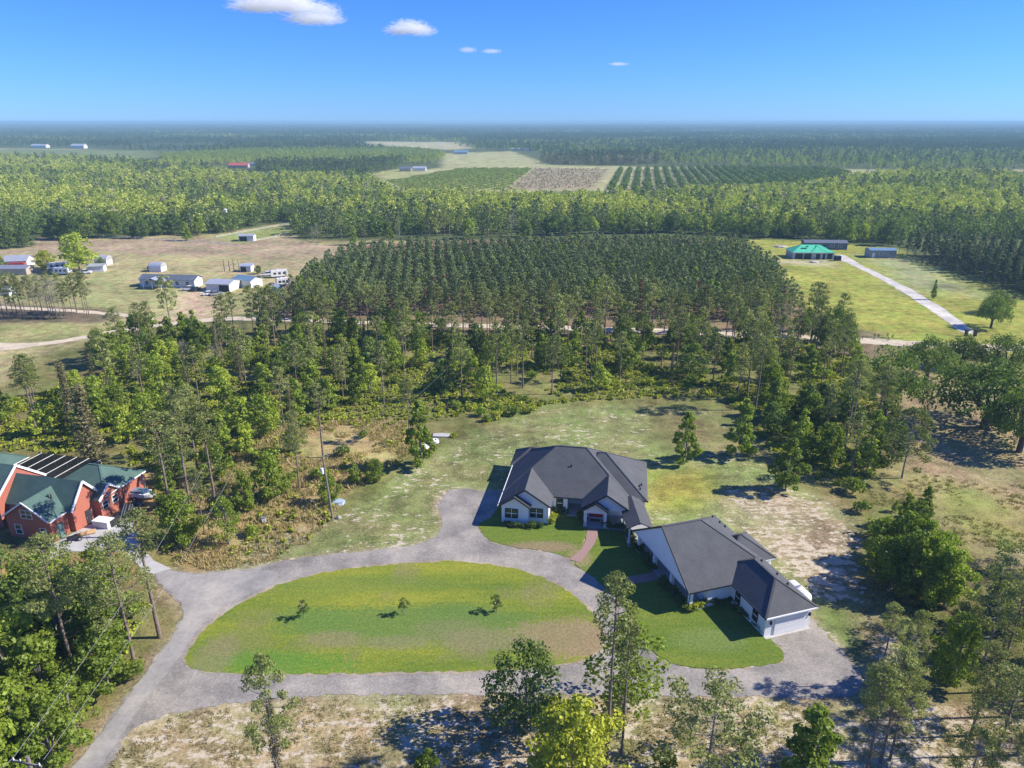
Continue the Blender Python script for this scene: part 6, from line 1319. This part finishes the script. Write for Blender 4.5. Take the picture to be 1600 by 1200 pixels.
MB().box((-1.2, -0.55, 2.0), (0.0, 0.55, 2.08)).bar((-1.1, -0.5, 1.0), (-1.1, -0.5, 2.0), 0.06).bar((-1.1, 0.5, 1.0), (-1.1, 0.5, 2.0), 0.06).build('canopy_frame', M['redpaint'], tr)

# ------------------------------------------------------------------ clutter by the brick house
x, y = un(117, 845); av = empty('quad_bike', (x, y, 0.05), R(35)); tag(av, 'black quad bike parked on the concrete by the brick wall', 'quad bike')
MB().prism([(-0.9, 0.5), (0.9, 0.45), (0.8, 0.8), (0.2, 0.85), (-0.2, 0.75), (-0.9, 0.8)], 'y', -0.35, 0.35).build('body', M['carblack'], av); wheels(av, (-0.65, 0.65), (-0.45, 0.45), 0.3, 0.25)
MB().bar((0.45, -0.4, 1.05), (0.45, 0.4, 1.05), 0.05).bar((0.5, 0, 0.8), (0.45, 0, 1.05), 0.06).build('handlebar', M['rubber'], av)
x, y = un(137, 834); pl = empty('lumber_pallet', (x, y, 0.05), R(30)); tag(pl, 'pile of raw boards on a pallet right of the quad bike', 'lumber pile')
for k in range(9): MB().box((-1.1 + (k % 3) * 0.15, -0.6 + (k % 5) * 0.25, 0.12 + (k // 5) * 0.09), (1.1, -0.4 + (k % 5) * 0.25, 0.20 + (k // 5) * 0.09)).build('board', M['rawwood'], pl)
for s in (-0.8, 0.8): MB().box((s - 0.05, -0.6, 0), (s + 0.05, 0.65, 0.118)).build('bearer', M['wood'], pl)
boxy('white_trailer_box', 163, 822, (2.6, 1.5, 1.1), R(-12), M['offwhite'], 'white box trailer on the concrete before the small red gable', 'trailer', M['white'])
boxy('tool_chest', 176, 820, (1.2, 1.3, 1.0), R(-12), M['carblack'], 'black tool chest right of the white box trailer', 'chest', M['dark'])
for i, (px_, lb) in enumerate(((187, 'left aluminium ladder leaning on the dark junk pile'), (196, 'right aluminium ladder leaning on the dark junk pile'))):
    x, y = un(px_, 822); la = empty('ladder', (x, y, 0.05), R(-15)); la.rotation_euler[0] = R(-35); tag(la, lb, 'ladder')
    for s in (-0.22, 0.22): MB().box((s - 0.03, -0.03, 0), (s + 0.03, 0.03, 3.4)).build('side_rail', M['galv'], la)
    for k in range(10): MB().box((-0.189, -0.02, 0.25 + k * 0.33), (0.189, 0.02, 0.29 + k * 0.33)).build('rung', M['galv'], la)
rgj = random.Random(3)
for i, (px_, py_, s, mt, lb) in enumerate(((195, 806, 1.6, 'carblack', 'large black tarp heap in the junk pile'), (206, 798, 1.3, 'dark', 'dark heap at the back of the junk pile'), (214, 790, 1.2, 'carblack', 'black heap furthest up the junk pile'), (185, 812, 1.1, 'dark', 'low dark heap in the middle of the junk pile'), (200, 800, 0.7, 'trim_white', 'white appliance heap on top of the junk pile'), (190, 803, 0.6, 'galv', 'grey metal scrap heap in the junk pile'), (176, 796, 0.8, 'stone', 'pale stone heap beside the small red gable'))):
    lump('junk_heap', px_, py_, s, s * 0.7, M[mt], lb, 'junk heap', 30 + i)
x, y = un(222, 778); bt = empty('covered_boat', (x, y, 0), R(-8)); tag(bt, 'white covered boat on a trailer at the back of the brick house yard', 'boat')
MB().prism([(-2.6, -0.9), (1.2, -0.95), (2.8, 0), (1.2, 0.95), (-2.6, 0.9)], 'z', 0.5, 1.15).build('hull', M['white'], bt); MB().prism([(-2.3, -0.7), (0.8, -0.7), (1.8, 0), (0.8, 0.7), (-2.3, 0.7)], 'z', 1.153, 1.5).build('cover', M['bluemetal'], bt); wheels(bt, (-0.6,), (-0.95, 0.95), 0.32, 0.2)
x, y = un(229, 770); sd_ = empty('satellite_dish', (x, y, 0), R(-30)); tag(sd_, 'grey satellite dish on a post behind the boat', 'satellite dish')
MB().tube([(0, 0, 0), (0, 0, 2.2)], [0.06, 0.05], 8).build('mast', M['galv'], sd_); MB().tube([(0, 0, 2.6), (0, -0.12, 2.62), (0, -0.3, 2.66)], [0.15, 0.65, 0.95], 18, cap=False).build('dish', M['galv'], sd_)

# ------------------------------------------------------------------ fences, posts
def fence(pts, sp, label, rail=(0.5, 1.0), mat='offwhite', h=1.3, pw=0.16):
    W = [Vector(un(*p)) for p in pts]; root = empty('pasture_fence', (W[0].x, W[0].y, 0)); tag(root, label, 'fence'); pm = MB().box((-pw / 2, -pw / 2, 0), (pw / 2, pw / 2, h)).mesh('post', M[mat]); r_ = MB()
    for a, b_ in zip(W[:-1], W[1:]):
        k = max(1, int((b_ - a).length / sp))
        for j in range(k):
            p = a.lerp(b_, j / k) - W[0]; q = a.lerp(b_, (j + 1) / k) - W[0]; o = link('post', pm, root); o.location = (p.x, p.y, 0)
            for z in rail: r_.bar((p.x, p.y, z), (q.x, q.y, z), 0.05, 0.1)
    if rail: r_.build('rail', M[mat], root)
    return root
fence([(150, 371), (200, 373), (250, 376), (300, 379), (368, 384)], 4.5, 'white post and rail fence in front of the oaks on the left')
fence([(338, 372), (380, 364), (430, 355), (452, 351)], 5, 'white rail fence climbing along the paddock to the treeline')
fence([(395, 378), (430, 372), (450, 364)], 5, 'short white rail fence right of the horse shelter')
fence([(1330, 530), (1365, 531), (1410, 534)], 3.0, 'dark wire fence on posts beside the sand road at the east pasture', (0.9,), 'wood', 1.1, 0.14)
for i, bx in enumerate((351, 359, 366, 374)):
    x, y = un(bx, 424); o = MB().tube([(0, 0, 0), (0, 0, 5.0)], [0.16, 0.13], 8).build('tall_post', M['wood']); o.location = (x, y, 0); tag(o, ('first', 'second', 'third', 'fourth')[i] + ' from the left of four tall bare posts near the small shelter', 'post')
x, y = un(355, 352); wt_ = empty('water_tower', (x, y, 0)); tag(wt_, 'white ball-topped water tower on a thin stem at the treeline', 'water tower')
MB().tube([(0, 0, 0), (0, 0, 7)], [0.3, 0.25], 8).build('stem', M['trim_white'], wt_); MB().tube([(0, 0, 6.8), (0, 0, 7.5), (0, 0, 8.6), (0, 0, 9.4), (0, 0, 9.7)], [0.3, 1.1, 1.4, 0.9, 0.2], 14).build('tank', M['trim_white'], wt_)
for i, (bx, rzz) in enumerate(((1509, 0.3), (1523, 0.1))):
    x, y = un(bx, 525); g_ = empty('gate_post', (x, y, 0), rzz); tag(g_, ('left', 'right')[i] + ' dark gate post at the end of the lime track', 'gate post')
    MB().box((-0.35, -0.35, 0), (0.35, 0.35, 1.8)).build('pillar', M['carblack'], g_); MB().box((-0.45, -0.45, 1.803), (0.45, 0.45, 1.95)).build('cap', M['dark'], g_)
for i, (bx, by) in enumerate(((1366, 528), (1386, 528), (1394, 530), (1372, 529))):
    putpx('sapling', bx, by, by - 8, 'thin sapling in the fence line beside the sand road', group='saplings in the sand road fence line')

# ------------------------------------------------------------------ clouds: small fair-weather puffs, far and high
def cloud_mat():
    m, nt, out = new_mat('cloud_vapour'); v = N(nt, 'ShaderNodeVolumePrincipled'); tc = N(nt, 'ShaderNodeTexCoord')
    v.inputs['Color'].default_value = (1, 1, 1, 1); v.inputs['Anisotropy'].default_value = 0.3
    n = noise(nt, 5.0, 9, tc.outputs['Object'], 0.72)
    ln = N(nt, 'ShaderNodeVectorMath', operation='LENGTH'); nt.links.new(tc.outputs['Object'], ln.inputs[0])
    f = math_(nt, 'SUBTRACT', math_(nt, 'MULTIPLY', n.outputs['Fac'], 3.6), ln.outputs['Value'])
    f = math_(nt, 'MULTIPLY', math_(nt, 'SUBTRACT', f, 1.08), 0.04, False); f = math_(nt, 'MAXIMUM', f, 0.0); f = math_(nt, 'MINIMUM', f, 0.009)
    nt.links.new(f, v.inputs['Density']); nt.links.new(v.outputs[0], out.inputs['Volume']); return m
def cloud_shell_mat():
    m, nt, out = new_mat('cloud_puff'); geo = N(nt, 'ShaderNodeNewGeometry'); lw = N(nt, 'ShaderNodeLayerWeight'); lw.inputs[0].default_value = 0.35
    d = N(nt, 'ShaderNodeBsdfDiffuse'); d.inputs[0].default_value = (0.95, 0.95, 0.95, 1); t = N(nt, 'ShaderNodeBsdfTransparent'); tl = N(nt, 'ShaderNodeBsdfTranslucent'); tl.inputs[0].default_value = (0.95, 0.95, 0.95, 1)
    a = N(nt, 'ShaderNodeMixShader'); a.inputs[0].default_value = 0.5; nt.links.new(d.outputs[0], a.inputs[1]); nt.links.new(tl.outputs[0], a.inputs[2])
    return m
def un_dir(px, py, dist):
    x = (px - 800) / FPX; v = (600 - py) / FPX; d = Vector((x, math.cos(PITCH) + v * math.sin(PITCH), -math.sin(PITCH) + v * math.cos(PITCH))).normalized(); return Vector((0, 0, CAMH)) + d * dist
import bmesh
CM = cloud_mat()
def cloud(puffs, label, dist=9000):
    c0 = un_dir(*puffs[0][:2], dist); root = empty('cloud', tuple(c0)); tag(root, label, 'cloud')
    for (px, py, wpx, hpx) in puffs:
        p = un_dir(px, py, dist); k = dist / FPX; bm = bmesh.new(); bmesh.ops.create_icosphere(bm, subdivisions=2, radius=1.0)
        me = bpy.data.meshes.new('puff'); bm.to_mesh(me); bm.free(); me.materials.append(CM); o = link('puff', me, root); o.location = p - c0; o.scale = (wpx * k, wpx * k * 0.7, hpx * k)
cloud([(425, 4, 62, 15), (395, 11, 42, 8), (470, 10, 40, 16), (510, 18, 26, 14), (490, 30, 52, 9)], 'largest white cloud touching the top edge left of centre')
cloud([(640, 42, 34, 12), (622, 48, 26, 8), (658, 48, 28, 9)], 'small white cloud right of the largest one')
cloud([(731, 78, 16, 5), (768, 80, 18, 4)], 'thin pair of cloud wisps right of the small cloud')
cloud([(967, 100, 18, 3)], 'faintest tiny cloud wisp on the right of the clouds')

# ------------------------------------------------------------------ the air
def haze_mat():
    m, nt, out = new_mat('haze_air'); v = N(nt, 'ShaderNodeVolumePrincipled'); v.inputs['Color'].default_value = (0.36, 0.60, 0.78, 1); v.inputs['Density'].default_value = 1.9e-4; v.inputs['Anisotropy'].default_value = 0.0
    nt.links.new(v.outputs[0], out.inputs['Volume']); return m
hz = MB().box((-31000, -3500, -1.5), (31000, 31000, CAMH + 4)).build('haze', haze_mat()); tag(hz, kind='stuff')
